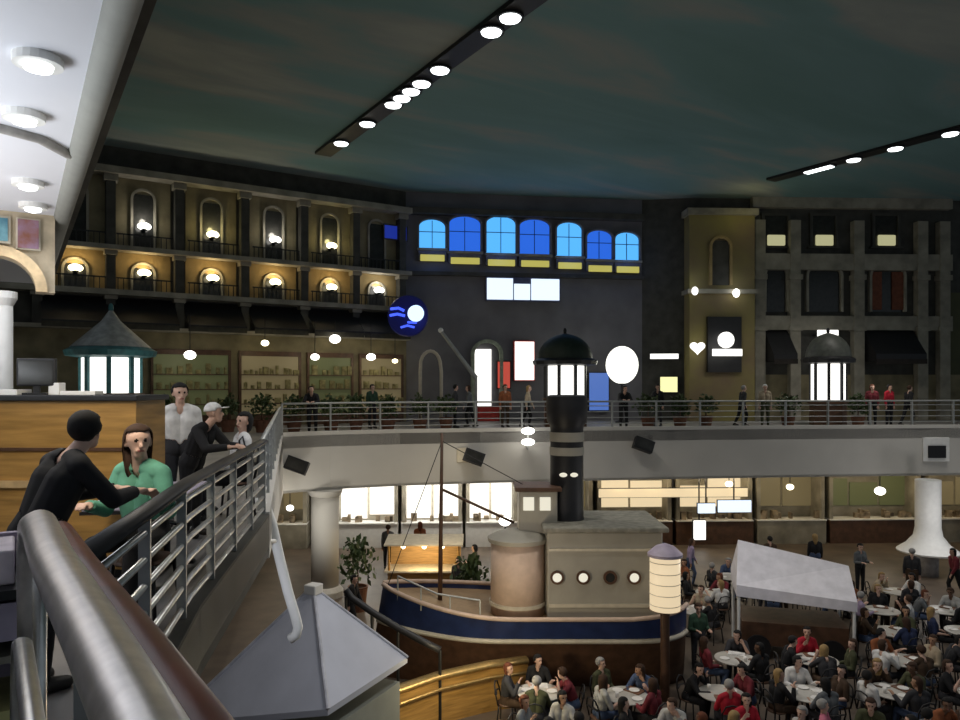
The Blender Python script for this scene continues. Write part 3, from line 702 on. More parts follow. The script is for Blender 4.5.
kiosk('lantern kiosk with pale conical roof behind the honey wood counter', 111, 21, 358, 393, .78, 'cone', M_teal, mat('pale_metal_roof', (.30, .31, .30), .5, .3))
kiosk('lantern kiosk with dark green dome directly behind the ship funnel', 565, 30.2, 366, 398, .86, 'dome', M_black, mat('dark_green_dome', (.012, .022, .014), .6))
kiosk('lantern kiosk with grey dome by the black canopies of the grey facade', 828, 31.6, 364, 401, .70, 'dome', M_black, mat('grey_dome', (.07, .075, .065), .5))

# ================================================================== LOWER FOOD COUNTERS
def counter_front(label, x0, x1, kind):
    t0, _ = SL.at(x0); t1, _ = SL.at(x1); w = (t1-t0)/2
    o = thing('food_counter', label, 'food counter', SL.pos((t0+t1)/2, -.01, LOW), SL.ang); H = 3.6
    m = {'white': E_shop, 'warm': E_shopwarm, 'green': E_shopgreen, 'dim': E_shopdim}[kind]
    MB().box(-w, w, -.16, 0, 0, H).build('back_wall', M_stone if kind != 'white' else M_cream, o)
    MB().box(-w, w, -1.3, -.62, 0, 1.05).build('counter', M_white if kind == 'white' else M_stone if kind == 'dim' else M_darkwood, o)
    MB().box(-w, w, -1.36, -.56, 1.05, 1.1).build('worktop', M_white, o)
    n = max(2, int(w*2/1.3)); pw = 2*w/n
    for k in range(n):
        x = -w+pw*k
        z0 = 1.55 if kind != 'white' else R.choice((1.1, 1.12, 1.3)); z1 = R.uniform(2.5, 3.3) if kind != 'white' else 3.35
        MB().box(x+.06, x+pw-.06, -.24, -.16, z0, z1).build('menu_board', m, o)
    MB().box(-w, w, -1.1, -.9, 3.3, H).build('fascia', M_white if kind == 'white' else M_darkwood, o)
    for s in (-1, 1): MB().box(s*(w-.1)-.08, s*(w-.1)+.08, -1.2, 0, 0, H).build('pier', M_stone, o)
    mb = MB()
    for k in range(int(w*6)):
        x = R.uniform(-w+.1, w-.2); mb.cbox((x, -.9+R.uniform(-.15, .15), 1.1+.12), (R.uniform(.1, .3), .2, R.uniform(.14, .5)))
    g = mb.build('counter_goods', tint('counter_goods', (.05, .04, .03), (.42, .33, .22), .6, 3), o); g['kind'] = 'stuff'
    c = (1, .95, .85) if kind == 'white' else (1, .8, .5)
    for k in range(2 if w > 1.6 else 1):
        t = (t0+t1)/2+(k-.5)*w*.9 if w > 1.6 else (t0+t1)/2
        point(SL.pos(t, -1.9, -2.5), {'white': 130, 'warm': 38, 'green': 26, 'dim': 20}[kind], c, .2)
    return o
counter_front('dim food counter with white lamps under the gallery corner', 255, 312, 'dim')
counter_front('brilliant white food counter behind the pale round column', 338, 400, 'white')
counter_front('brilliant white food counter behind the warm timber stall', 403, 462, 'white')
counter_front('brilliant white food counter behind the ship deckhouse', 465, 515, 'white')
counter_front('dark food counter directly behind the black funnel', 520, 588, 'dim')
counter_front('cream-lit food counter just beyond the funnel', 592, 664, 'warm')
counter_front('cream-lit food counter with the cool white strip sign', 668, 742, 'warm')
counter_front('amber food counter behind the white canvas cart', 746, 812, 'dim')
counter_front('green-lit food counter before the white flared column', 816, 905, 'green')
counter_front('amber food counter beyond the white flared column', 912, 990, 'dim')
for x0, y0, x1, y1, lab, m, cat in ((684, 497, 700, 506, 'short cool-white lit strip sign beside the cylinder lantern', E_sign, 'sign'), (703, 494, 734, 505, 'long cool-white lit strip sign over the cream-lit counter', E_sign, 'sign'),
                               (680, 513, 691, 531, 'upright white lit panel below the short cool-white strip', E_white, 'lit panel'), (592, 484, 734, 492, 'long cream lit pelmet under the far parapet', E_shopwarm, 'lit pelmet'),
                               (943, 487, 985, 520, 'amber glowing board in place of an orange wall beyond the white flared column', emit('orange_wall_glow', (.85, .45, .10), .5), 'lit board')):  # last board stands in for an orange wall, its glow is added
    t0, t1, z0, z1 = SL.rect(x0, y0, x1, y1)
    w = (t1-t0)/2; h = z1-z0
    s = thing('lit_sign', lab, cat, SL.pos((t0+t1)/2, -1.5 if 'pelmet' in lab else -1.9, z0), SL.ang)
    MB().box(-w, w, -.08, 0, 0, h).build('lit_face', m, s)
    MB().box(-w-.03, w+.03, 0, .08, -.03, h+.03).build('case', M_black, s)
    MB().box(-.03, .03, .03, .06, h, -1.87-z0).build('hanger', M_black, s)
for px, py, r, lab in ((790, 487, .16, 'small glowing lamp under the parapet over the amber counter'), (880, 491, .22, 'round glowing lamp under the parapet by the green-lit counter'), (290, 508, .16, 'white lamp at the dim counter under the gallery corner'), (729, 484, .16, 'small bright lamp at the end of the cream pelmet'),
                       (505, 521, .2, 'white lamp on a stem next to the ship deckhouse')):
    d = 31.8 if px != 505 else 24; z = zz(py, d)
    l = thing('hanging_lamp' if px != 505 else 'post_lamp', lab, 'lamp', F(px, d, z), 0)
    MB().ell((0, 0, 0), (r, r, r*.8), 12, 8).build('globe', E_lampw if px in (880, 290, 505) else E_lamp, l, smooth='all')
    if px != 505: MB().tube([(0, 0, r*.7), (0, 0, -1.88-z)], .02, 6).build('cord', M_black, l)
    else: MB().tube([(0, 0, -r*.7), (0, 0, LOW-z)], .035, 8).build('stem', M_black, l)
    point((l.location.x, l.location.y, z-.4 if px != 505 else z+.4), 10, (1, .9, .7), .1)
# round columns
point(F(296, 23.2, -2.6), 70, (1, .95, .85), .2)  # light added to lift the pale column, no lamp stands here
c = thing('column', 'pale round column from the far parapet down to the grey kiosk roof', 'column', F(325, 25.3, LOW), 0)
MB().lathe([(.62, 0), (.62, .2), (.5, .35)], 24).build('base', M_fascia, c)
MB().lathe([(.47, .35), (.47, 3.4)], 24).build('shaft', M_fascia, c, smooth='all')
MB().lathe([(.47, 3.4), (.56, 3.5), (.6, 3.62)], 24).build('capital', M_fascia, c, smooth=True)
d = 28.0
c = thing('column', 'bright white column with flared skirt standing under the far parapet', 'column', F(928, d, LOW), 0)
zb = zz(552, d)-LOW
MB().lathe([(.36, 0), (.36, zb)], 20).build('lower_shaft', mat('shaft_grey', (.35, .33, .32), .6), c, smooth='all')
MB().lathe([(1.05, zb), (1.07, zb+.06), (.75, zb+.3), (.5, zb+.62), (.44, zb+.95), (.44, -1.88-LOW)], 24).build('upper_shaft', M_white, c, smooth=True)
for s in (-.9, .9): point((c.location.x-FW[0]*1.9+RT[0]*s, c.location.y-FW[1]*1.9+RT[1]*s, -3.1), 38, (1, .97, .95), .3)
# ================================================================== THE STEAMSHIP IN THE HALL
ship = thing('steamship', 'grey and navy steamship with black banded funnel standing in the dining hall', 'ship', F(560, 18.5, LOW), FACE)
def beam(x):
    if x < -1.6: u = (x+4.45)/2.85; return .06+1.42*math.sin(u*PI/2)**.8
    if x > 1.9: u = (x-1.9)/1.1; return 1.48*math.sqrt(max(.05, 1-u*u*.8))
    return 1.48
def sheer(x): return 1.78+.42*max(0, (-x-1.2)/3.2)**1.6+.10*max(0, x-1.5)
XS = [-4.45+7.4*k/36 for k in range(37)]
def hull(zlo, zhi, name, m):
    """zlo, zhi: functions giving height and a factor on the beam"""
    mb = MB(); vs = []; fs = []; n = len(XS); K = 4
    for side in (-1, 1):
        o = len(vs)
        for x in XS:
            for k in range(K+1):
                f = k/K; z = zlo(x)+(zhi(x)-zlo(x))*f
                fl = .55+.45*min(1, (z/1.8))**.6
                vs.append((x-.25*max(0, (-x-3.2))*(1-z/2), side*beam(x)*fl, z))
        for i in range(n-1):
            for k in range(K):
                a = o+i*(K+1)+k; fs.append((a, a+K+1, a+K+2, a+1))
    o2 = n*(K+1)
    for i in (0, n-1):
        for k in range(K): a = i*(K+1)+k; fs.append((a, a+1, o2+a+1, o2+a))
    return mb.add(vs, fs).build(name, m, ship, smooth=True)
hull(lambda x: 1.28+.22*(sheer(x)-1.78), sheer, 'upper_hull', M_bluepaint)
hull(lambda x: 0, lambda x: 1.28+.22*(sheer(x)-1.78), 'lower_hull', M_darkwood)
for nm, zf, r, m in (('gunwale', lambda x: sheer(x)+.03, .055, M_pinkcream), ('wale', lambda x: 1.26+.22*(sheer(x)-1.78), .06, M_cream)):
    for s in (-1, 1):
        MB().tube([(x-.25*max(0, -x-3.2)*(1-zf(x)/2), s*(beam(x)*(.55+.45*min(1, zf(x)/1.8)**.6)+.02), zf(x)) for x in XS], r, 8).build(nm, m, ship, smooth='all')
dk = MB()
vs = [(x, s*(beam(x)-.04), sheer(x)-.12) for s in (-1, 1) for x in XS]; n = len(XS)
dk.add(vs, [(i, i+1, n+i+1, n+i) for i in range(n-1)]).build('deck', mat('deck_planks', (.30, .20, .11), .6, stretch=(1, 8, 1)), ship)
MB().box(-.42, 2.3, -1.1, 1.1, 1.66, 3.74).build('cabin', M_cabin, ship, bev=.04)
MB().box(-.52, 2.42, -1.22, 1.22, 3.74, 3.86).build('cabin_roof', mat('cabin_roof_grey', (.24, .23, .19), .7), ship, bev=.03)
MB().lathe([(.66, 1.66), (.66, 3.4)], 28, (-1.08, -.45, 0)).build('deckhouse', M_pinkcream, ship, smooth='all')
MB().lathe([(.72, 3.4), (.74, 3.5), (.5, 3.62), (.05, 3.68)], 28, (-1.08, -.45, 0)).build('deckhouse_roof', M_cabin, ship, smooth=True)
MB().lathe([(.70, 1.9), (.70, 1.98)], 28, (-1.08, -.45, 0)).build('deckhouse_band', M_cream, ship, smooth=True)
for i, (px, lit) in enumerate(((557, 1), (583, 1), (610, 0), (634, 1))):
    x = (px-480)/F_PX*17.4-2.0
    T = Matrix.Translation((x, -1.1, 2.68)) @ Matrix.Rotation(PI/2, 4, 'X')
    p = MB().lathe([(.11, 0), (.16, 0), (.16, .06), (.11, .06)], 20, T=T, ring=True).build('porthole', M_darkwood, ship)
    if not lit: p['label'] = 'unlit porthole'
    MB().lathe([(0, .02), (.115, .02), (.115, .035), (0, .04)], 16, T=T).build('glass', E_port if lit else M_glass, p)
for z0, z1 in ((1.98, 2.06), (3.3, 3.36)): MB().box(-.38, 2.26, -1.15, -1.1, z0, z1).build('rubbing_strip', M_cream, ship)
# bridge in front of the funnel
MB().box(-1.05, -.12, -.55, .45, 3.6, 4.62).build('bridge', M_cabin, ship, bev=.03)
MB().box(-1.15, -.02, -.65, .55, 4.62, 4.72).build('bridge_roof', M_darkwood, ship, bev=.02)
for x in (-.82, -.42): MB().box(x-.13, x+.13, -.58, -.55, 4.16, 4.48).build('bridge_window', E_port, ship)
# funnel
FX = .17
MB().lathe([(.46, 3.7), (.42, 3.95), (.41, 6.1), (.43, 6.2), (.5, 6.3), (.52, 6.7), (.50, 6.92), (.42, 6.95), (.40, 6.5)], 32, (FX, 0, 0)).build('funnel', M_black, ship, smooth=True)
for z0, z1 in ((5.8, 6.03), (5.46, 5.66)): MB().lathe([(.40, z0), (.43, z0), (.43, z1), (.40, z1)], 32, (FX, 0, 0)).build('funnel_band', M_cabin, ship, smooth=True)
for x in (-.10, .16): MB().ell((FX+x-.03, -.40, 5.0), (.10, .05, .055), 12, 8).build('funnel_window', E_port, ship, smooth='all')  # small lit windows in the side of the funnel
# mast, boom and rails
MB().tube([(-3.0, 0, 1.7), (-2.95, 0, 6.0)], [.06, .035], 10).build('mast', M_darkwood, ship, smooth='all')
MB().tube([(-2.97, 0, 4.6), (-1.15, .05, 3.75)], .035, 8).build('boom', M_darkwood, ship, smooth='all')
for e in ((-4.3, 0, 2.2), (-.9, 0, 4.7)): MB().tube([(-2.95, 0, 5.8), e], .012, 6).build('stay', M_black, ship)
rl = MB().tube([(-4.0, -.5, 2.55), (-3.0, -1.15, 2.3), (-2.0, -1.4, 2.22)], .022, 8)
for x, y, z in ((-4.0, -.5, 2.55), (-3.4, -.95, 2.38), (-2.7, -1.22, 2.27), (-2.0, -1.4, 2.22)): rl.tube([(x, y, 1.85), (x, y, z)], .02, 6)
rl.build('deck_rail', M_greyrail, ship)
point(F(517, 15.4, -2.2), 45, (1, .85, .72), .2)  # free-floating light added to brighten cabin and deckhouse

# cylinder lantern beside the stern
lt = thing('cylinder_lantern', 'cream glowing cylinder lantern on a dark post beside the ship cabin', 'lantern', F(665, 16.3, LOW), FACE)
zb = zz(609, 16.3)-LOW; zt = zz(556, 16.3)-LOW
MB().lathe([(.3, 0), (.3, .12), (.1, .25), (.1, zb-.1), (.36, zb)], 20).build('post', M_darkwood, lt)
MB().lathe([(.33, zb), (.33, zt)], 28).build('shade', E_lantern, lt, smooth='all')
mb = MB()
for k in range(5): z = zb+(zt-zb)*(k+.5)/5; mb.lathe([(.335, z-.008), (.345, z), (.335, z+.008)], 28)
mb.build('rib', M_cream, lt)
MB().lathe([(.38, zt), (.38, zt+.06), (.2, zt+.22), (.03, zt+.28)], 24).build('cap', M_lilac, lt, smooth=True)

# grey kiosk with pyramid roof under the gallery edge
ck = thing('pyramid_kiosk', 'grey kiosk with lilac-grey pyramid roof under the gallery edge', 'kiosk', (*[FW[i]*12.8+RT[i]*-2.88 for i in (0, 1)], LOW), FACE+math.radians(65))
ez = -3.22-LOW; az = -1.86-LOW; h = 1.18
k2 = h+.95; el = ez-.85
MB().box(-h+.1, h-.1, -h+.1, -.05, 0, ez-.42).build('wall', M_kioskwall, ck)
MB().add([(-h, -h, ez), (h, -h, ez), (h, k2, el), (-h, k2, el), (-.06, -.06, az), (.06, -.06, az), (.06, .06, az), (-.06, .06, az), (-h, -h, ez-.1), (h, -h, ez-.1), (h, k2, el-.1), (-h, k2, el-.1)],
         [(0, 1, 5, 4), (1, 2, 6, 5), (2, 3, 7, 6), (3, 0, 4, 7), (4, 5, 6, 7), (8, 9, 1, 0), (9, 10, 2, 1), (10, 11, 3, 2), (11, 8, 0, 3), (11, 10, 9, 8)]).build('roof', M_roof, ck)
for a in ((-h, -h, ez), (h, -h, ez), (h, k2, el), (-h, k2, el)): MB().tube([a, (a[0]*.04, a[1]*.04, az)], .03, 8).build('hip_cap', mat('hip_grey', (.42, .42, .46), .6), ck)
MB().box(-.12, .12, -.12, .12, az-.05, az+.12).build('finial', M_fascia, ck, bev=.02)
point(F(230, 9.7, -1.3), 30, (.9, .92, 1), .3)  # fill added below the gallery for the darker roof slope
# black stair rail beyond the kiosk
sr = thing('stair_rail', 'black curved stair rail behind the lilac-grey pyramid roof', 'railing', F(348, 16.2, LOW), FACE)
def rl2(px, py, d): return ((px-480)/F_PX*d-(348-480)/F_PX*16.2, d-16.2, zz(py, d)-LOW)
pts = [rl2(346, 590, 16.2), rl2(352, 598, 16.15), rl2(372, 612, 16.0), rl2(398, 628, 15.9), rl2(422, 641, 15.8), rl2(440, 650, 15.7)]
MB().tube(pts, .075, 10).build('top_rail', M_black, sr, smooth='all')
for p in (pts[0], pts[2], pts[3], pts[5]): MB().tube([(p[0], p[1], 0), p], .035, 8).build('post', M_blackiron, sr)
# curved brass-topped bulwark
bw = thing('curved_bulwark', 'curved honey wood bulwark with brass top rails before the ship', 'bulwark', F(430, 15.5, LOW), FACE)
def bl(px, py, zr_): d = zr_*F_PX/(py-HY); return ((px-480)/F_PX*d-(430-480)/F_PX*15.5, d-15.5)
base = [bl(*p, 6.2) for p in ((318, 735), (345, 716), (390, 694), (440, 677), (490, 666), (528, 661))]
mb = MB(); vs = []; n = len(base)
off = inset(base, .16)
for i in range(n): vs += [(*base[i], 0), (*base[i], .95), (*off[i], .95), (*off[i], 0)]
fs = [(0, 1, 2, 3), (4*n-4, 4*n-3, 4*n-2, 4*n-1)]
for i in range(n-1):
    for k in range(4): fs.append((4*i+k, 4*i+(k+1) % 4, 4*i+4+(k+1) % 4, 4*i+4+k))
mb.add(vs, fs).build('panel', M_wood, bw)
MB().tube([(x, y, 1.0) for x, y in inset(base, .08)], .15, 12, .55).build('brass_rail', M_brass, bw, smooth='all')
MB().tube([(x, y, .78) for x, y in inset(base, -.10)], .035, 8).build('lower_rail', M_brass, bw, smooth='all')
for i in (1, 2, 3, 4): MB().tube([(*inset(base, -.10)[i], .78), (*inset(base, .02)[i], .74)], .02, 6).build('bracket', M_brass, bw)
point(F(470, 14.5, LOW+1.9), 110, (1, .84, .52), .15)  # added source to bring up the bulwark's gold, without a fitting
# white canvas cart
ct = thing('canvas_cart', 'market cart under a sloping white canvas canopy beyond the lantern', 'cart', F(790, 20.0, LOW), FACE-.25)
HW, HD = 1.45, .95
e0, r0 = 1.95, 2.95
MB().add([(-HW, -HD, e0), (HW, -HD, e0-.25), (HW, HD, e0-.25), (-HW, HD, e0), (-HW+.12, 0, r0), (HW, 0, r0-.55), (-HW, -HD, e0-.3), (HW, -HD, e0-.5), (HW, HD, e0-.5), (-HW, HD, e0-.3)],
         [(0, 1, 5, 4), (3, 4, 5, 2), (0, 4, 3), (1, 2, 5), (0, 6, 7, 1), (1, 7, 8, 2), (2, 8, 9, 3), (3, 9, 6, 0)]).build('canopy', M_canvas, ct)
for x in (-HW+.06, HW-.06):
    for y in (-HD+.06, HD-.06): MB().tube([(x, y, 0), (x, y, e0-.1 if x < 0 else e0-.3)], .04, 8).build('post', M_white, ct)
MB().box(-HW+.15, HW-.15, -HD+.2, HD-.2, .35, .95).build('counter', M_darkwood, ct)
for x in (-.9, .9):
    MB().lathe([(.32, -.03), (.32, .03)], 20, T=Matrix.Translation((x, -HD+.12, .32)) @ Matrix.Rotation(PI/2, 4, 'X')).build('wheel', M_black, ct)
point(F(735, 17.6, -1.7), 45, (1, .96, .95), .2)  # extra light put in to whiten the cart canopy
# warm timber stall behind the bow
ws = thing('timber_stall', 'warm-lit timber stall with slatted front behind the ship bow', 'stall', F(425, 25.0, LOW), FACE)
MB().box(-1.2, 1.2, -.5, .5, 0, 1.0).build('counter', M_wood, ws)
MB().box(-1.3, 1.3, -.6, .6, 1.0, 1.06).build('worktop', M_cream, ws)
MB().box(-1.2, 1.2, .4, .5, 1.06, 1.95).build('back_board', mat('pine_board', (.45, .28, .12), .6, stretch=(.5, 1, 7)), ws)
MB().add([(-1.3, -.7, 1.9), (1.3, -.7, 1.9), (1.3, .6, 2.0), (-1.3, .6, 2.0), (-1.3, -.7, 1.95), (1.3, -.7, 1.95), (1.3, .6, 2.05), (-1.3, .6, 2.05)], [(0, 1, 2, 3), (7, 6, 5, 4), (0, 4, 5, 1), (1, 5, 6, 2), (2, 6, 7, 3), (3, 7, 4, 0)]).build('roof', M_cream, ws)
for x in (-1.15, 1.15): MB().tube([(x, -.5, 1.0), (x, -.62, 1.92)], .04, 8).build('post', M_wood, ws)
for x in (-.7, 0, .6): MB().ell((x, -.35, 1.82), (.08, .08, .08), 10, 8).build('bulb', E_lamp, ws, smooth='all')
point(F(425, 24.3, LOW+1.6), 60, (1, .75, .4), .2); point(F(450, 23.6, LOW+3.1), 50, (1, .8, .5), .2)

# ================================================================== NEAR GALLERY FURNITURE
cn = thing('wood_counter', 'tall honey wood counter with dark top beyond the seated people', 'counter', F(48, 6.5, 0), FACE)
wL = (-30-48)/F_PX*6.5; wR = (136-48)/F_PX*6.5
MB().box(wL, wR, 0, .6, .08, 1.56).build('front', M_wood, cn)
MB().box(wL+.03, wR-.03, .03, .57, 0, .08).build('plinth', M_black, cn)
MB().box(wL-.02, wR+.03, -.05, .63, 1.56, 1.61).build('top', M_black, cn, bev=.01)
MB().box(wL, wR, -.03, 0, .80, .86).build('ledge', mat('pale_wood', (.52, .36, .18), .5), cn)
MB().box(wL, wR, -.015, 0, 1.12, 1.15).build('groove', M_darkwood, cn)
area(F(60, 4.6, 2.6), 34, .6, (.9, 0, FACE), (1, .88, .68))
mo = thing('till_monitor', 'dark till monitor standing on the honey wood counter', 'monitor', F(37, 6.7, 1.61), FACE+.2)
MB().box(-.1, .1, -.07, .07, 0, .02).build('foot', M_black, mo); MB().box(-.025, .025, -.02, .02, .02, .1).build('stem', M_black, mo)
MB().box(-.16, .16, -.03, .03, .08, .33).build('case', M_black, mo, bev=.01); MB().box(-.14, .14, -.034, -.03, .1, .31).build('screen', M_glass, mo)
def paper(name, lab, px, w, dd, h, m=M_plate, d=6.75):
    o = MB().box(-w/2, w/2, -dd/2, dd/2, 0, h).build(name, m, None, F(px, d, 1.61), FACE+R.uniform(-.2, .2), bev=.004); return tag(o, lab, name.replace('_', ' '))
paper('napkin_box', 'white napkin box on the honey wood counter between monitor and flat papers', 57, .1, .1, .11)
paper('paper_stack', 'stack of white paper on the honey wood counter beneath the white pillar', 11, .26, .2, .05)
paper('paper_tray', 'flat white paper tray on the honey wood counter below the kiosk lantern', 82, .3, .2, .035)
# open cabinet low beside the handrail
cb = thing('display_cabinet', 'low open cabinet with lilac panel and yellow shelf beside the thick handrail', 'cabinet', (-.55, 3.7, 0), 0)
MB().box(-.7, .62, .0, .5, 0, .06).build('plinth', M_black, cb)
MB().box(-.7, -.66, 0, .5, .06, 1.0).box(.58, .62, 0, .5, .06, 1.0).box(-.7, .62, .46, .5, .06, 1.0).build('side_panel', M_lilac, cb)
MB().box(-.72, .64, -.03, .52, .80, .84).build('top', M_black, cb)
MB().box(-.66, .58, .02, .46, .52, .55).build('shelf', M_stone, cb)
MB().box(-.66, .58, .02, .46, .24, .32).build('lower_shelf', mat('yellow_shelf', (.50, .47, .20), .5), cb)
MB().box(-.66, .58, .0, .02, .62, .78).build('drawer_front', M_lilac, cb)
o = MB().box(-.3, .3, -.18, .18, 0, .15).build('white_bin', mat('pinkish_white', (.72, .62, .66), .5), None, (-.3, 3.95, .84), 0, bev=.01); tag(o, 'pinkish white box on top of the low open cabinet', 'box')
for i, (x, z, m) in enumerate(((.2, .55, M_stone), (.42, .55, M_chrome))):
    o = thing('jar', ('grey jar' if i == 0 else 'steel jar')+' on the middle shelf of the low open cabinet', 'jar', (-.55+x, 3.9, z), 0)
    MB().lathe([(.05, 0), (.06, .03), (.06, .05), (.04, .06)], 14).build('body', m, o, smooth=True); MB().lathe([(.042, .06), (.042, .068), (.01, .07)], 14).build('lid', M_black, o)
# gallery table alongside the near railing
ang = math.atan2(3.7, 1.6)
gx, gy = P2(152, 6.55)
gt = thing('gallery_table', 'long lilac-white table beside the near railing', 'table', (gx, gy, 0), ang)
MB().box(-.75, .75, -.32, .32, .71, .75).build('tabletop', M_lilactop, gt, bev=.01)
MB().box(-.76, .76, -.33, .33, .685, .71).build('edge', M_black, gt)
for x in (-.5, .5): MB().tube([(x, 0, .02), (x, 0, .69)], .03, 10).box(x-.04, x+.04, -.25, .25, 0, .03).build('leg', M_blackiron, gt)
def on_table(o, u, v, z=.75):
    o.location = (gx+u*math.cos(ang)-v*math.sin(ang), gy+u*math.sin(ang)+v*math.cos(ang), z)
tr = MB().box(-.2, .2, -.14, .14, 0, .02).build('tray', M_plate, None, bev=.006); tag(tr, 'white food tray on the lilac-white gallery table', 'tray'); on_table(tr, -.25, -.1); tr.rotation_euler.z = ang
bx = thing('meal_box', 'opened dark meal box on the white tray of the gallery table', 'box', (0, 0, 0), ang+.3); MB().box(-.07, .07, -.05, .05, 0, .035).build('base', M_black, bx); MB().box(-.07, .07, .05, .06, .03, .12).build('lid', M_black, bx); on_table(bx, -.25, -.1, .772)
cp = thing('paper_cup', 'white paper cup standing on the lilac-white gallery table', 'cup', (0, 0, 0)); MB().lathe([(.03, 0), (.042, .1)], 14).build('body', M_plate, cp, smooth=True); MB().lathe([(.044, .1), (.044, .112), (.03, .115)], 14).build('lid', M_white, cp); on_table(cp, .3, .05)
# ================================================================== PEOPLE
def unit(v): v = Vector(v); return v/v.length
class Pose:
    def __init__(s, hip, lean=0, twist=0, look=(0, 0), arms=None, legs=None):
        """legs/arms: per side (+1 is the figure's left) a list of directions"""
        s.caps = []   # (a, b, ra, rb, region)
        H = Vector(hip); lr = math.radians(lean)
        up = Vector((0, -math.sin(lr), math.cos(lr))); fw = Vector((0, -math.cos(lr), -math.sin(lr)))
        tw = math.radians(twist); sx = Vector((math.cos(tw), math.sin(tw), 0)); s.up = up
        C = s.caps; W = H+up*.20; CH = H+up*.36; N = H+up*.50
        for k in (-1, 1):
            C.append((H+sx*.075*k, H+sx*.06*k+up*.1, .112, .10, 'pelvis'))
            C.append((H+sx*.05*k+up*.08, CH+sx*.085*k-up*.02, .098, .105, 'torso'))
            C.append((CH+sx*.09*k, N+sx*.10*k-up*.035, .10, .062, 'torso'))
            C.append((N+sx*.07*k-up*.02, N+sx*.165*k-up*.055, .06, .06, 'torso'))
        s.hd = N+up*.165+Vector((0, -.015-.01*lean/10, 0))
        s.look = look
        C.append((N-up*.03, s.hd-Vector((0, 0, .05)), .056, .050, 'neck'))
        yaw, pit = math.radians(look[0]), math.radians(look[1])
        s.HM = Matrix.Translation(s.hd) @ Matrix.Rotation(yaw, 4, 'Z') @ Matrix.Rotation(pit, 4, 'X')
        h = s.HM
        C.append((h @ Vector((0, .012, .035)), h @ Vector((0, -.012, .03)), .088, .082, 'head'))
        C.append((h @ Vector((0, -.02, -.01)), h @ Vector((0, -.042, -.075)), .072, .042, 'head'))
        C.append((h @ Vector((0, -.088, .005)), h @ Vector((0, -.103, -.022)), .011, .015, 'head'))
        C.append((h @ Vector((-.02, -.078, -.052)), h @ Vector((.02, -.078, -.052)), .014, .014, 'head'))
        for k in (-1, 1): C.append((h @ Vector((.082*k, .012, .015)), h @ Vector((.08*k, .01, -.02)), .016, .012, 'head'))
        s.hands = []
        for k in (-1, 1):
            S = N+sx*.175*k-up*.06; a, f = arms[k]; E = S+unit(a)*.28; Wr = E+unit(f)*.245
            C.append((S, E, .056, .044, 'upper_arm')); C.append((E, Wr, .044, .030, 'forearm'))
            d = unit(f); C.append((Wr, Wr+d*.02, .030, .030, 'hand'))
            side = d.cross(Vector((0, 0, 1)) if abs(d.z) < .8 else Vector((0, -1, 0))).normalized(); nrm = side.cross(d).normalized()
            if nrm.z > 0: nrm = -nrm
            for u in (-.022, 0, .022): C.append((Wr+d*.02+side*u*.7, Wr+d*.085+side*u, .019, .016, 'hand'))
            for q, (u, L) in enumerate(((-.033, .062), (-.012, .074), (.011, .070), (.032, .052))):
                k0 = Wr+d*.095+side*u; k1 = k0+(d*.9+nrm*.35)*L*.5; k2 = k1+(d*.5+nrm*.8).normalized()*L*.5
                C.append((k0, k1, .0098, .0092, 'hand')); C.append((k1, k2, .0092, .0085, 'hand'))
            ts = side*(-k if side.x > 0 else k)
            t0 = Wr+d*.035+ts*.022; t1 = t0+(d*.7+ts*.7+nrm*.3).normalized()*.04; t2 = t1+(d*.95+nrm*.4).normalized()*.032
            C.append((t0, t1, .014, .0115, 'hand')); C.append((t1, t2, .0115, .0095, 'hand'))
            s.hands.append(Wr+d*.09)
        for k in (-1, 1):
            t, c = legs[k]; A = H+sx*.095*k-up*.02; K = A+unit(t)*.42; An = K+unit(c)*.41
            C.append((A, K, .088, .058, 'thigh')); C.append((K, K.lerp(An, .35), .056, .056, 'shank')); C.append((K.lerp(An, .35), An, .056, .036, 'shank'))
            ft = Vector((unit(t).x*.3, -1, 0)).normalized()
            C.append((An+Vector((0, 0, -.02))-ft*.03, An+ft*.14+Vector((0, 0, -.045)), .042, .034, 'foot_L' if k > 0 else 'foot_R'))
        lo = min(min(c[0].z-c[2], c[1].z-c[3]) for c in C); s.lo = lo

def cap_mesh(mb, a, b, ra, rb):
    d = (b-a); L = d.length
    if L < 1e-5: d = Vector((0, 0, 1)); L = 1e-5
    q = d.to_track_quat('Z', 'Y').to_matrix().to_4x4(); T = Matrix.Translation(a) @ q
    prof = [(ra*math.cos(t), ra*math.sin(t)) for t in [-PI/2+PI/2*k/4 for k in range(1, 5)]]+[(rb*math.cos(t), L+rb*math.sin(t)) for t in [PI/2*k/4 for k in range(4)]]
    prof = [(.0005, -ra)]+prof+[(.0005, L+rb)]
    mb.lathe(prof, 12, T=T)
def build_body(pose, vox):
    mb = MB()
    for a, b, ra, rb, _ in pose.caps: cap_mesh(mb, a, b, ra, rb)
    o = mb.build('tmp_body', M_white)
    md = o.modifiers.new('r', 'REMESH'); md.mode = 'VOXEL'; md.voxel_size = vox; md.use_smooth_shade = True
    dg = bpy.context.evaluated_depsgraph_get(); dg.update()
    me = bpy.data.meshes.new_from_object(o.evaluated_get(dg), depsgraph=dg)
    old = o.data; bpy.data.objects.remove(o); bpy.data.meshes.remove(old)
    bm = bmesh.new(); bm.from_mesh(me)
    bmesh.ops.smooth_vert(bm, verts=bm.verts[:], factor=.5, use_axis_x=True, use_axis_y=True, use_axis_z=True)
    bm.to_mesh(me); bm.free(); me.name = 'body'; me.shade_smooth()
    return me
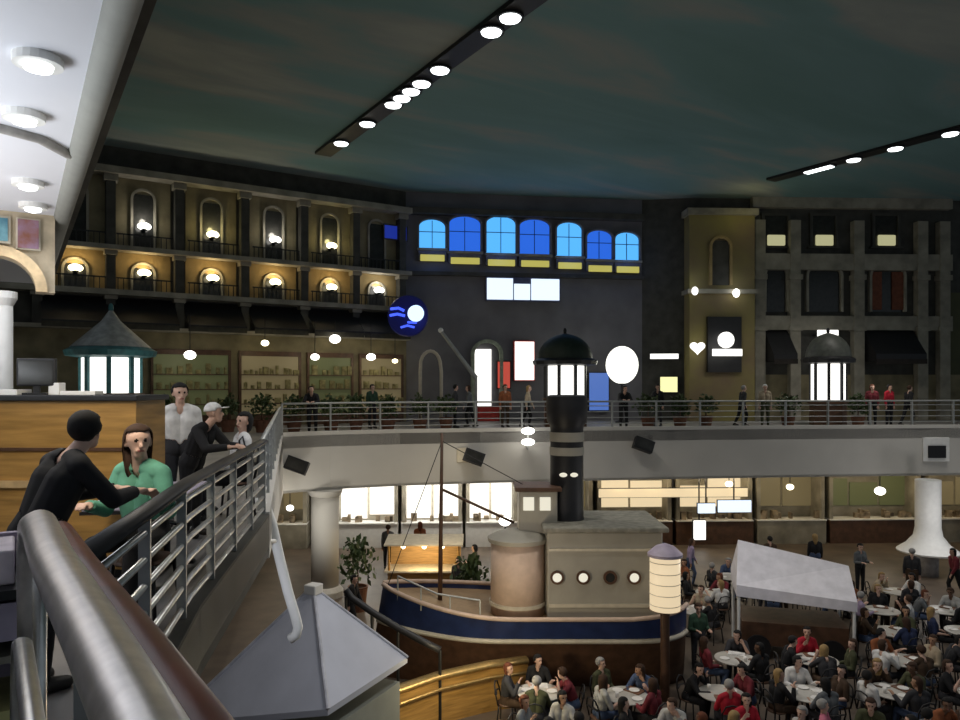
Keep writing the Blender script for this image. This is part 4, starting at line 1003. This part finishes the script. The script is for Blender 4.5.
def regions(me, pose):
    n = len(me.vertices); V = np.empty(n*3); me.vertices.foreach_get('co', V); V = V.reshape(-1, 3)
    best = np.full(n, 1e9); reg = np.zeros(n, int); names = []
    for a, b, ra, rb, r in pose.caps:
        if r not in names: names.append(r)
        A = np.array(a); D = np.array(b)-A; L2 = max(D @ D, 1e-9)
        t = np.clip((V-A) @ D/L2, 0, 1); dist = np.linalg.norm(V-(A+t[:, None]*D), axis=1)-(ra+(rb-ra)*t)
        m = dist < best; best[m] = dist[m]; reg[m] = names.index(r)
    return np.array(names)[reg]
def garment(me, vreg, keep, off, name, thick_end=True):
    bm = bmesh.new(); bm.from_mesh(me); bm.verts.ensure_lookup_table(); bm.normal_update()
    kill = [f for f in bm.faces if sum(vreg[v.index] in keep for v in f.verts)*2 < len(f.verts)+1]
    bmesh.ops.delete(bm, geom=kill, context='FACES')
    nrm = {v: v.normal.copy() for v in bm.verts}
    for v in bm.verts: v.co += nrm[v]*off
    be = [e for e in bm.edges if e.is_boundary]
    if be:
        r = bmesh.ops.extrude_edge_only(bm, edges=be)
        bm.normal_update()
        for v in r['geom']:
            if isinstance(v, bmesh.types.BMVert): 
                c = [e.other_vert(v) for e in v.link_edges if e.other_vert(v) in nrm]
                if c: v.co -= nrm[c[0]]*(off+.004)
    m2 = bpy.data.meshes.new(name); bm.to_mesh(m2); bm.free(); m2.shade_smooth(); return m2
def hair_mesh(style):
    bm = bmesh.new(); bmesh.ops.create_icosphere(bm, subdivisions=3, radius=1)
    for v in bm.verts:
        n = v.co.copy(); v.co = Vector((n.x*.101, n.y*.106+.012, n.z*.105+.036))
        if style == 'long' and n.z < -.1: v.co.z -= .20*min(1, (-n.z-.1)*1.6); v.co.x *= 1.06; v.co.y = max(v.co.y, .03)
        if style == 'bob' and n.z < -.1: v.co.z -= .07*min(1, (-n.z-.1)*1.6); v.co.y = max(v.co.y, .0)
        if style == 'cap': v.co *= 1.04
    lim = {'short': -.012, 'long': -.5, 'bob': -.5, 'cap': .03}[style]
    kill = []
    for v in bm.verts:
        front = v.co.y < -.028 and v.co.z < (.072 if style != 'cap' else .06)
        low = v.co.z < lim and v.co.y < .03 or (style == 'short' and v.co.z < -.06) or (style == 'cap' and v.co.z < .02)
        if front or low: kill.append(v)
    bmesh.ops.delete(bm, geom=kill, context='VERTS')
    r = random.Random(3)
    for v in bm.verts: v.co *= 1+r.uniform(-.012, .012)
    bmesh.ops.solidify(bm, geom=bm.faces[:], thickness=.012)
    if style == 'cap':
        ret = bmesh.ops.create_uvsphere(bm, u_segments=16, v_segments=6, radius=1)
        for v in ret['verts']: v.co = Vector((v.co.x*.075, -.13+v.co.y*.06, .062+v.co.z*.008))
    me = bpy.data.meshes.new('hair'); bm.to_mesh(me); bm.free(); me.shade_smooth(); return me
HAIR = {k: hair_mesh(k) for k in ('short', 'long', 'bob', 'cap')}
dn = (0, .02, -1)
SEAT_L = {-1: ((-.16, -1, .02), (-.02, .10, -1)), 1: ((.16, -1, .02), (.02, .10, -1))}
SEAT_L2 = {-1: ((-.10, -1, .02), (-.02, .35, -1)), 1: ((.2, -1, .02), (.02, -.15, -1))}
STAND_L = {-1: ((-.04, -.02, -1), (0, .03, -1)), 1: ((.05, -.02, -1), (0, .03, -1))}
WALK_L = {-1: ((-.02, -.38, -1), (0, .18, -1)), 1: ((.02, .22, -1), (0, .45, -1))}
POSES = {
 'eat': Pose((0, .03, .53), 14, 0, (0, 12), {-1: ((-.3, -.45, -.85), (.35, -.9, .12)), 1: ((.3, -.45, -.85), (-.35, -.9, .12))}, SEAT_L),
 'lean_back': Pose((0, 0, .53), -7, 0, (25, 0), {-1: ((-.2, -.1, -1), (.3, -.95, -.1)), 1: ((.2, -.1, -1), (-.3, -.95, -.1))}, SEAT_L2),
 'drink': Pose((0, .02, .53), 4, 8, (-20, -4), {-1: ((-.3, -.6, -.75), (.45, -.35, .9)), 1: ((.25, -.35, -.9), (-.3, -.95, .1))}, SEAT_L),
 'talk': Pose((0, .02, .53), 6, -12, (42, 0), {-1: ((-.25, -.35, -.9), (.15, -.95, .25)), 1: ((.35, -.3, -.85), (.1, -.8, .55))}, SEAT_L2),
 'elbow': Pose((0, .04, .53), 20, 6, (-35, 6), {-1: ((-.25, -.6, -.7), (.5, -.75, .05)), 1: ((.3, -.7, -.6), (-.45, -.1, .95))}, SEAT_L),
 'stand': Pose((0, 0, .93), 1, 0, (15, 4), {-1: ((-.16, .02, -1), (-.02, -.18, -1)), 1: ((.16, .02, -1), (.02, -.18, -1))}, STAND_L),
 'walk': Pose((0, 0, .92), 5, 8, (0, 3), {-1: ((-.14, .3, -1), (0, -.12, -1)), 1: ((.14, -.28, -1), (0, -.6, -1))}, WALK_L),
 'carry': Pose((0, 0, .93), 0, 0, (-15, 10), {-1: ((-.2, -.1, -1), (.25, -1, .1)), 1: ((.2, -.1, -1), (-.25, -1, .1))}, STAND_L),
 'rail': Pose((0, .1, .90), 24, 0, (30, -6), {-1: ((-.25, -.6, -.75), (.5, -.8, .05)), 1: ((.25, -.6, -.75), (-.5, -.8, .05))}, STAND_L),
}
M_skin = mat('skin', (.56, .34, .25), .55, var=.06)
SKINS = [mat('skin_light', (.62, .40, .31), .55, var=.06), mat('skin_tan', (.42, .24, .15), .55, var=.06), mat('skin_dark', (.15, .08, .05), .55, var=.06), M_skin]
M_eye = mat('eye_dark', (.02, .015, .012), .2); M_lip = mat('lip', (.38, .14, .12), .5)
M_shoe = mat('dark_shoe', (.03, .027, .025), .5)
MESH = {}
def kit(pose, vox, sleeves):
    key = (pose, vox, sleeves)
    if key in MESH: return MESH[key]
    p = POSES[pose]
    if (pose, vox) not in MESH:
        me = build_body(p, vox); vr = regions(me, p)
        me.materials.clear()
        for m in (M_skin, M_eye, M_lip): me.materials.append(m)
        inv = p.HM.inverted(); ec = [Vector((k*.031, -.083, .022)) for k in (-1, 1)]
        for f in me.polygons:
            c = inv @ f.center
            if c.y < -.05 and c.z < .08:
                if any((Vector((c.x, 0, c.z))-Vector((e.x, 0, e.z))).length < .0125 for e in ec): f.material_index = 1
                elif abs(c.x) < .024 and abs(c.z+.052) < .0075: f.material_index = 2
        MESH[(pose, vox)] = (me, vr)
    me, vr = MESH[(pose, vox)]
    top = {'torso', 'upper_arm'} | ({'forearm'} if sleeves else set())
    r = {'body': me, 'top': garment(me, vr, top, .013, 'top'), 'trousers': garment(me, vr, {'pelvis', 'thigh', 'shank'}, .009, 'trousers'),
         'shoe_L': garment(me, vr, {'foot_L'}, .008, 'shoe'), 'shoe_R': garment(me, vr, {'foot_R'}, .008, 'shoe')}
    for k in ('top', 'trousers', 'shoe_L', 'shoe_R'): r[k].materials.append(M_shoe)
    MESH[key] = r; return r
CL = {}
def cloth(name, c): 
    if name not in CL: CL[name] = mat('cloth_'+name.replace(' ', '_').replace('-', '_'), c, .85, var=.18, scale=9)
    return CL[name]
COL = {'charcoal': (.035, .035, .04), 'black': (.012, .012, .014), 'crimson': (.42, .012, .03), 'navy': (.02, .03, .08), 'dark olive': (.06, .065, .03), 'slate grey': (.12, .13, .14), 'white': (.72, .71, .70), 'dark brown': (.06, .035, .02),
       'pale grey': (.40, .40, .39), 'pink': (.55, .16, .24), 'sea green': (.12, .34, .24), 'maroon': (.16, .02, .03), 'dark green': (.025, .06, .035), 'beige': (.42, .34, .24), 'lilac': (.34, .27, .40), 'blue denim': (.06, .09, .17), 'rust': (.25, .08, .03)}
HCOL = {'black': (.008, .007, .007), 'brown': (.045, .022, .012), 'fair': (.32, .21, .09), 'grey': (.30, .29, .28), 'auburn': (.12, .035, .015), 'white': (.75, .75, .74)}
def person(pose, loc, face, top, hair, style, label, skin=0, leg='charcoal', vox=.0125, sleeves=True, scale=1.0, group=None):
    k = kit(pose, vox, sleeves); p = POSES[pose]
    o = bpy.data.objects.new('person', k['body']); col.objects.link(o)
    o.location = (loc[0], loc[1], loc[2]-p.lo*scale); o.rotation_euler = (0, 0, math.atan2(face[0], -face[1])); o.scale = (scale,)*3
    tag(o, label, 'person', group); setmat(o, SKINS[skin])
    for nm, key, m in (('top', 'top', cloth(top, COL[top])), ('trousers', 'trousers', cloth(leg, COL[leg])), ('shoe', 'shoe_L', M_shoe), ('shoe', 'shoe_R', M_shoe)):
        c = bpy.data.objects.new(nm, k[key]); col.objects.link(c); c.parent = o; setmat(c, m)
    hm = HAIR[style]
    if not hm.materials: hm.materials.append(M_shoe)
    c = bpy.data.objects.new('cap' if style == 'cap' else 'hair', hm); col.objects.link(c); c.parent = o; c.matrix_local = p.HM
    setmat(c, cloth('hair '+hair, HCOL[hair])); return o

# ------------------------------------------------------------------ furniture of the dining hall
def make_chair(label, loc, rz, group):
    t = thing('dining_chair', label, 'chair', loc, rz, group)
    MB().lathe([(.03, .425), (.20, .425), (.215, .44), (.20, .46), (.02, .465)], 18).build('seat', M_darkwood, t)
    MB().tube([(-.18, .15, .44), (-.20, .2, .68), (-.13, .235, .84), (0, .25, .88), (.13, .235, .84), (.20, .2, .68), (.18, .15, .44)], .016, 8).tube([(-.17, .2, .66), (0, .235, .68), (.17, .2, .66)], .03, 8, .4).build('backrest', M_black, t, smooth='all')
    for x, y in ((-.15, -.14), (.15, -.14), (-.15, .14), (.15, .14)):
        MB().tube([(x, y, .43), (x*1.25, y*1.25, 0)], [.018, .014], 8).build('leg', M_black, t, smooth='all')
    return t
def make_table(label, loc, rz, group):
    t = thing('dining_table', label, 'table', loc, rz, group)
    MB().lathe([(.02, .705), (.46, .705), (.48, .72), (.48, .735), (.46, .74), (.02, .74)], 32).build('tabletop', M_tabletop, t, smooth=True)
    MB().lathe([(.04, .04), (.035, .65), (.12, .70)], 14).build('pedestal', M_black, t, smooth=True)
    MB().lathe([(.26, 0), (.26, .02), (.06, .05)], 20).build('base', M_black, t)
    return t
chair0 = make_chair('', (0, 0, -30), 0, 'dining chairs'); table0 = make_table('', (0, 0, -30), 0, 'round dining tables')
used0 = {}
def place(proto, loc, rz, label, group):
    if id(proto) not in used0:
        used0[id(proto)] = 1; proto.location = loc; proto.rotation_euler = (0, 0, rz); proto['label'] = label; proto['group'] = group; return proto
    return dup(proto, loc, rz, label, group)
tray0 = bpy.data.objects.new('x', None)
me_tray = MB().box(-.19, .19, -.13, .13, 0, .012).box(-.19, .19, -.13, -.118, .012, .022).box(-.19, .19, .118, .13, .012, .022).box(-.19, -.178, -.118, .118, .012, .022).box(.178, .19, -.118, .118, .012, .022).build('t', M_tray)
me_plate = MB().lathe([(.0, .004), (.07, .004), (.11, .018), (.115, .016), (.075, 0), (.0, 0)], 20).build('p', M_plate, smooth='all')
me_cup = MB().lathe([(.0, 0), (.03, 0), (.042, .11), (.038, .11), (.028, .01), (.0, .01)], 16).build('c', M_plate, smooth='all')
mt, mp_, mcup = me_tray.data, me_plate.data, me_cup.data
for o in (me_tray, me_plate, me_cup): bpy.data.objects.remove(o)
bpy.data.objects.remove(tray0)
def small(name, me, loc, rz, label, cat, group, m=None):
    o = bpy.data.objects.new(name, me); col.objects.link(o); o.location = loc; o.rotation_euler = (0, 0, rz); tag(o, label, cat, group)
    if m: setmat(o, m)
    return o
ROWS = [  # depth, name, positions to the right of the view axis
 (13.6, 'front row', (1.45, 3.35, 5.2, 7.1, 9.0)),
 (15.55, 'second row', (1.3, 3.1, 5.0, 6.9, 8.8, 10.6)),
 (17.5, 'third row', (6.0, 8.0, 9.95, 11.9)),
 (19.4, 'cart row', (10.9, 12.8)),
 (21.2, 'lantern row', (6.2, 11.5, 13.4)),
 (23.1, 'far row', (5.2, 7.2, 9.2, 11.2, 13.1)),
 (25.0, 'farthest row', (6.4, 8.4, 10.4))]
TOPS = ['black']*5+['charcoal']*4+['dark olive', 'dark brown', 'navy', 'slate grey', 'dark green', 'maroon', 'pale grey', 'beige', 'blue denim', 'dark brown', 'white', 'lilac', 'rust']
FORCED = {('front row', 2): ('crimson', 95), ('front row', 3): ('pink', 150), ('second row', 2): ('crimson', 265), ('third row', 1): ('crimson', 85), ('front row', 1): ('pale grey', 60)}
HS = [('black', 'short'), ('black', 'short'), ('brown', 'short'), ('brown', 'long'), ('black', 'long'), ('brown', 'bob'), ('grey', 'short'), ('fair', 'long'), ('auburn', 'bob'), ('black', 'bob')]
ti = 0
for d, rowname, rs in ROWS:
    for ci, r_ in enumerate(rs):
        ti += 1
        dd = d+R.uniform(-.12, .12); rr_ = r_+R.uniform(-.08, .08)
        c = (FW[0]*dd+RT[0]*rr_, FW[1]*dd+RT[1]*rr_)
        where = '%s table of the %s' % (ORD[ci], rowname)
        place(table0, (c[0], c[1], LOW), FACE, 'pale round dining table, %s counted from the ship, %s' % (ORD[ci], rowname), 'round dining tables')
        ns = R.choice((3, 4, 4)) if d < 21 else 3
        a0 = R.uniform(0, 90); used = set()
        for si in range(ns):
            ang_ = a0+si*360/ns+R.uniform(-9, 9)
            while True:
                top = R.choice(TOPS)
                if si == 0: top = FORCED.get((rowname, ci), (top,))[0]
                if top not in used: used.add(top); break
            if si == 0 and (rowname, ci) in FORCED: ang_ = a0 = FORCED[(rowname, ci)][1]
            hair, style = R.choice(HS); pose = ('eat', 'talk', 'elbow', 'drink', 'lean_back')[(ti+si*2) % 5]
            a = math.radians(ang_)-TH; dx, dy = math.cos(a), math.sin(a); rad = .70
            pos = (c[0]+dx*rad, c[1]+dy*rad, LOW)
            person(pose, pos, (-dx, -dy), top, hair, style, 'seated person in %s top, %s %s hair, %s' % (top, hair, style, where), R.choice((0, 0, 0, 1, 2, 3)), ['charcoal', 'blue denim', 'black', 'dark brown'][(ti+si) % 4], sleeves=(ti+si) % 3 != 0)
            place(chair0, pos, math.atan2(-dx, dy), 'dark round-seat chair under the %s top, %s' % (top, where), 'dining chairs')
            q = (c[0]+dx*.27, c[1]+dy*.27); rz = a+PI/2
            if si % 3 != 2:
                tr_ = si % 2 == 0
                small('plate', mp_, (q[0], q[1], LOW+.741+(.0125 if tr_ else 0)), 0, 'white plate set before the %s top, %s' % (top, where), 'plate', 'white plates')
                if tr_: small('food_tray', mt, (q[0], q[1], LOW+.741), rz, '%s tray set before the %s top, %s' % ('brown' if (ti+si) % 3 else 'white', top, where), 'tray', 'food trays', M_tray if (ti+si) % 3 else M_plate)
            else: small('cup', mcup, (q[0], q[1], LOW+.741), 0, 'white cup set before the %s top, %s' % (top, where), 'cup', 'white cups')
# standing figures in the hall
for pose, px, d, face, top, hair, style, lab, leg in (
  ('walk', 628, 21.2, (-1, -.3), 'black', 'black', 'short', 'standing person in black walking behind the ship stern', 'black'),
  ('carry', 698, 18.6, (.2, -1), 'dark green', 'brown', 'short', 'standing person in dark green with forearms raised right behind the lantern', 'charcoal'),
  ('stand', 660, 27.0, (0, 1), 'navy', 'black', 'bob', 'standing person in navy facing the cream-lit counter', 'black'),
  ('walk', 690, 26.6, (1, -.2), 'lilac', 'brown', 'long', 'walking person in lilac far behind the cylinder lantern', 'blue denim'),
  ('carry', 860, 25.6, (.3, -1), 'slate grey', 'black', 'short', 'standing person in slate grey at the green-lit counter', 'black'),
  ('stand', 912, 24.8, (.6, 1), 'charcoal', 'grey', 'short', 'standing person in charcoal with grey hair before the flared column', 'dark brown'),
  ('walk', 955, 25.0, (-1, .1), 'maroon', 'black', 'long', 'walking person in maroon beyond the flared column', 'black'),
  ('stand', 770, 26.8, (0, 1), 'dark brown', 'black', 'short', 'standing person in dark brown queuing at the amber counter', 'black'),
  ('stand', 815, 27.2, (.2, 1), 'black', 'fair', 'long', 'standing person in black with long fair hair behind the canvas cart', 'blue denim'),
  ('walk', 352, 21.5, (1, -.4), 'black', 'black', 'short', 'standing person in black right beside the pale round column', 'black'),
  ('stand', 459, 23.6, (-.4, -1), 'charcoal', 'brown', 'short', 'standing person in charcoal between timber stall and ship deckhouse', 'black'),
  ('carry', 475, 25.4, (-1, 0), 'dark olive', 'black', 'bob', 'standing person in dark olive by the ship deckhouse plants', 'charcoal'),
  ('stand', 436, 27.2, (0, -1), 'beige', 'black', 'short', 'attendant person in beige standing behind the timber stall', 'black'),
  ('stand', 388, 29.0, (0, 1), 'slate grey', 'brown', 'short', 'standing person in slate grey queuing at the first brilliant counter', 'black'),
  ('stand', 420, 29.6, (0, 1), 'rust', 'auburn', 'long', 'standing person in rust queuing behind the timber stall', 'blue denim'),
  ('stand', 610, 29.2, (0, 1), 'navy', 'grey', 'short', 'standing person in navy queuing just beyond the funnel', 'black')):
    person(pose, (*P2(px, d), LOW), (RT[0]*face[0]+FW[0]*face[1], RT[1]*face[0]+FW[1]*face[1]), top, hair, style, lab, R.choice((0, 0, 1, 3)), leg)
# figures on the far gallery
for pose, px, d, face, top, hair, style, lab, leg in (
  ('rail', 624, 28.8, (0, -1), 'black', 'black', 'short', 'person in black leaning on the far parapet under the white globe lamp', 'black'),
  ('stand', 455, 29.2, (1, 0), 'charcoal', 'black', 'short', 'person in charcoal standing on the far gallery by the slanted pole', 'black'),
  ('walk', 470, 30.0, (-1, 0), 'slate grey', 'brown', 'bob', 'person in slate grey walking on the far gallery before the glowing archway', 'black'),
  ('stand', 505, 29.6, (.3, -1), 'rust', 'brown', 'short', 'person in rust standing on the far gallery below the red panel', 'dark brown'),
  ('walk', 527, 29.8, (1, -.2), 'beige', 'fair', 'long', 'person in beige walking on the far gallery below the white panel', 'black'),
  ('stand', 658, 30.2, (-.6, -1), 'black', 'black', 'bob', 'person in black standing near the yellow square sign', 'charcoal'),
  ('walk', 742, 30.5, (1, 0), 'charcoal', 'grey', 'short', 'person in charcoal walking below the long white strip sign', 'black'),
  ('stand', 765, 29.9, (-.2, -1), 'beige', 'white', 'short', 'white-haired person in beige on the far gallery before the tower canopy', 'dark olive'),
  ('stand', 872, 30.4, (-.4, -1), 'maroon', 'auburn', 'bob', 'person in maroon at the foot of the black canopy beyond the dome kiosk', 'black'),
  ('stand', 889, 30.3, (.4, -1), 'crimson', 'black', 'short', 'person in crimson at the foot of the black canopy beyond the dome kiosk', 'black'),
  ('walk', 908, 30.8, (1, 0), 'black', 'brown', 'short', 'person in black walking beyond the dome kiosk canopy', 'black'),
  ('rail', 312, 25.5, (.1, -1), 'black', 'black', 'short', 'person in black leaning on the far parapet near the gallery corner', 'black'),
  ('stand', 372, 29.0, (.8, -1), 'dark green', 'black', 'short', 'person in dark green standing behind the far parapet shrubs', 'black')):
    person(pose, (*P2(px, d), 0), (RT[0]*face[0]+FW[0]*face[1], RT[1]*face[0]+FW[1]*face[1]), top, hair, style, lab, R.choice((0, 0, 3)), leg)
# figures on the near gallery, in finer meshes
def vdir(a, b): return (RT[0]*a+FW[0]*b, RT[1]*a+FW[1]*b)
for pose, px, d, z, face, top, hair, style, lab, leg, skin, sc_ in (
  ('talk', 144, 5.35, .13, vdir(-.12, -1), 'sea green', 'brown', 'long', 'pale-faced person in sea green top seated by the near railing', 'black', 0, 1.0),
  ('rail', 52, 4.2, -.0, vdir(.55, .8), 'black', 'black', 'short', 'person in black coat leaning beside the wood counter, back turned', 'black', 0, .93),
  ('stand', 180, 9.0, 0, vdir(.4, -1), 'white', 'black', 'short', 'person in white shirt standing beyond the gallery table', 'charcoal', 0, 1.0),
  ('rail', 199, 8.3, 0, vdir(1, -.2), 'black', 'white', 'cap', 'person in black with a white cap leaning near the railing', 'black', 0, .90),
  ('lean_back', 238, 9.6, 0, vdir(-1, -.6), 'white', 'black', 'bob', 'person in white top seated at the bend of the gallery railing', 'black', 0, 1.05)):
    person(pose, (*P2(px, d), z), face, top, hair, style, lab, skin, leg, vox=.009, scale=sc_)
for px, d, f, lab in ((144, 5.35, vdir(-.12, -1), 'dark round-seat chair under the person in sea green by the near railing'), (238, 9.6, vdir(-1, -.6), 'dark round-seat chair under the person in white at the railing bend')):
    place(chair0, (*P2(px, d), 0), math.atan2(f[0], -f[1]), lab, 'dining chairs')
bp = thing('backpack', 'black backpack hanging at the chest of the seated person in white', 'backpack', (*P2(244, 9.25), .55), FACE)
MB().ell((0, 0, .2), (.13, .09, .2), 14, 10).build('bag', M_black, bp, smooth='all'); MB().tube([(-.07, .05, .3), (-.09, .1, .45), (-.05, .1, .5), (0, .06, .36)], .012, 6).build('strap', M_black, bp)

# ================================================================== PLANTS BEHIND THE FAR PARAPET
def foliage(n, rx, rz_, seed):
    r = random.Random(seed); mb = MB()
    for _ in range(n):
        a = r.uniform(0, 2*PI); b = r.uniform(-.9, 1.4); q = r.uniform(.35, 1)
        c = Vector((math.cos(a)*math.cos(b)*rx*q, math.sin(a)*math.cos(b)*rx*q, rz_+math.sin(b)*rz_*q))
        u = unit((r.uniform(-1, 1), r.uniform(-1, 1), r.uniform(-.6, .8))); w = u.cross(unit((r.uniform(-1, 1), r.uniform(-1, 1), r.uniform(-1, 1)))).normalized()
        L = r.uniform(.10, .2); k = L*.32
        mb.add([c, c+u*L*.5+w*k, c+u*L, c+u*L*.5-w*k], [(0, 1, 2, 3)])
    return mb
protos = []
for i in range(3):
    p = thing('potted_shrub', '', 'plant', (0, 0, -30), 0, 'shrubs behind the far parapet')
    MB().lathe([(.2, 0), (.28, .42), (.3, .45), (.25, .45), (.24, .38)], 18).build('pot', M_pot, p)
    MB().lathe([(.0, .40), (.235, .40), (.235, .36), (0, .36)], 16).build('soil', M_soil, p)
    f = foliage(260, .42+.06*i, .46, i+1).build('foliage', M_leaf, p); f.location.z = .42; f['kind'] = 'stuff'
    MB().tube([(0, 0, .4), (.02, .01, .9)], [.03, .015], 6).build('stem', M_darkwood, p)
    protos.append(p)
for i, (px, d, lab) in enumerate(((165, 26.5, 'beyond the lantern kiosk with conical roof'), (228, 26.8, 'below the olive lit shop window'), (262, 26.6, 'below the amber hanging lamp'), (294, 26.6, 'right at the gallery corner'), (331, 26.4, 'below the white oval hanging lamp'),
                            (356, 27.9, 'between corner and slanted pole'), (388, 27.3, 'below the blue neon disc'), (420, 27.6, 'in front of the cream arch frame'), (648, 29.2, 'between white globe and yellow square sign'), (680, 29.4, 'just beyond the yellow square sign'),
                            (706, 30.2, 'below the heart-shaped sign'), (788, 30.0, 'tower side of the grey dome kiosk'), (858, 30.2, 'beside the people at the black canopy'), (446, 28.6, 'by the foot of the slanted pole'))):
    place(protos[i % 3], (*P2(px, d), 0), R.uniform(0, 6), 'dark leafy potted shrub on the far gallery, '+lab, 'shrubs behind the far parapet')
for px, d, lab in ((470, 21.0, 'tall leafy potted plant beside the ship deckhouse on the hall floor'), (358, 23.6, 'tall leafy potted plant at the foot of the pale round column')):
    o = dup(protos[2], (*P2(px, d), LOW), 1.0, lab, 'hall floor plants'); o.scale = (1.1, 1.1, 1.75)

# ================================================================== AMBIENT: the rest of the centre lies open behind the viewer
w = bpy.data.worlds.new('world'); sc.world = w; w.use_nodes = True
w.node_tree.nodes['Background'].inputs[0].default_value = (.75, .88, 1, 1); w.node_tree.nodes['Background'].inputs[1].default_value = .22
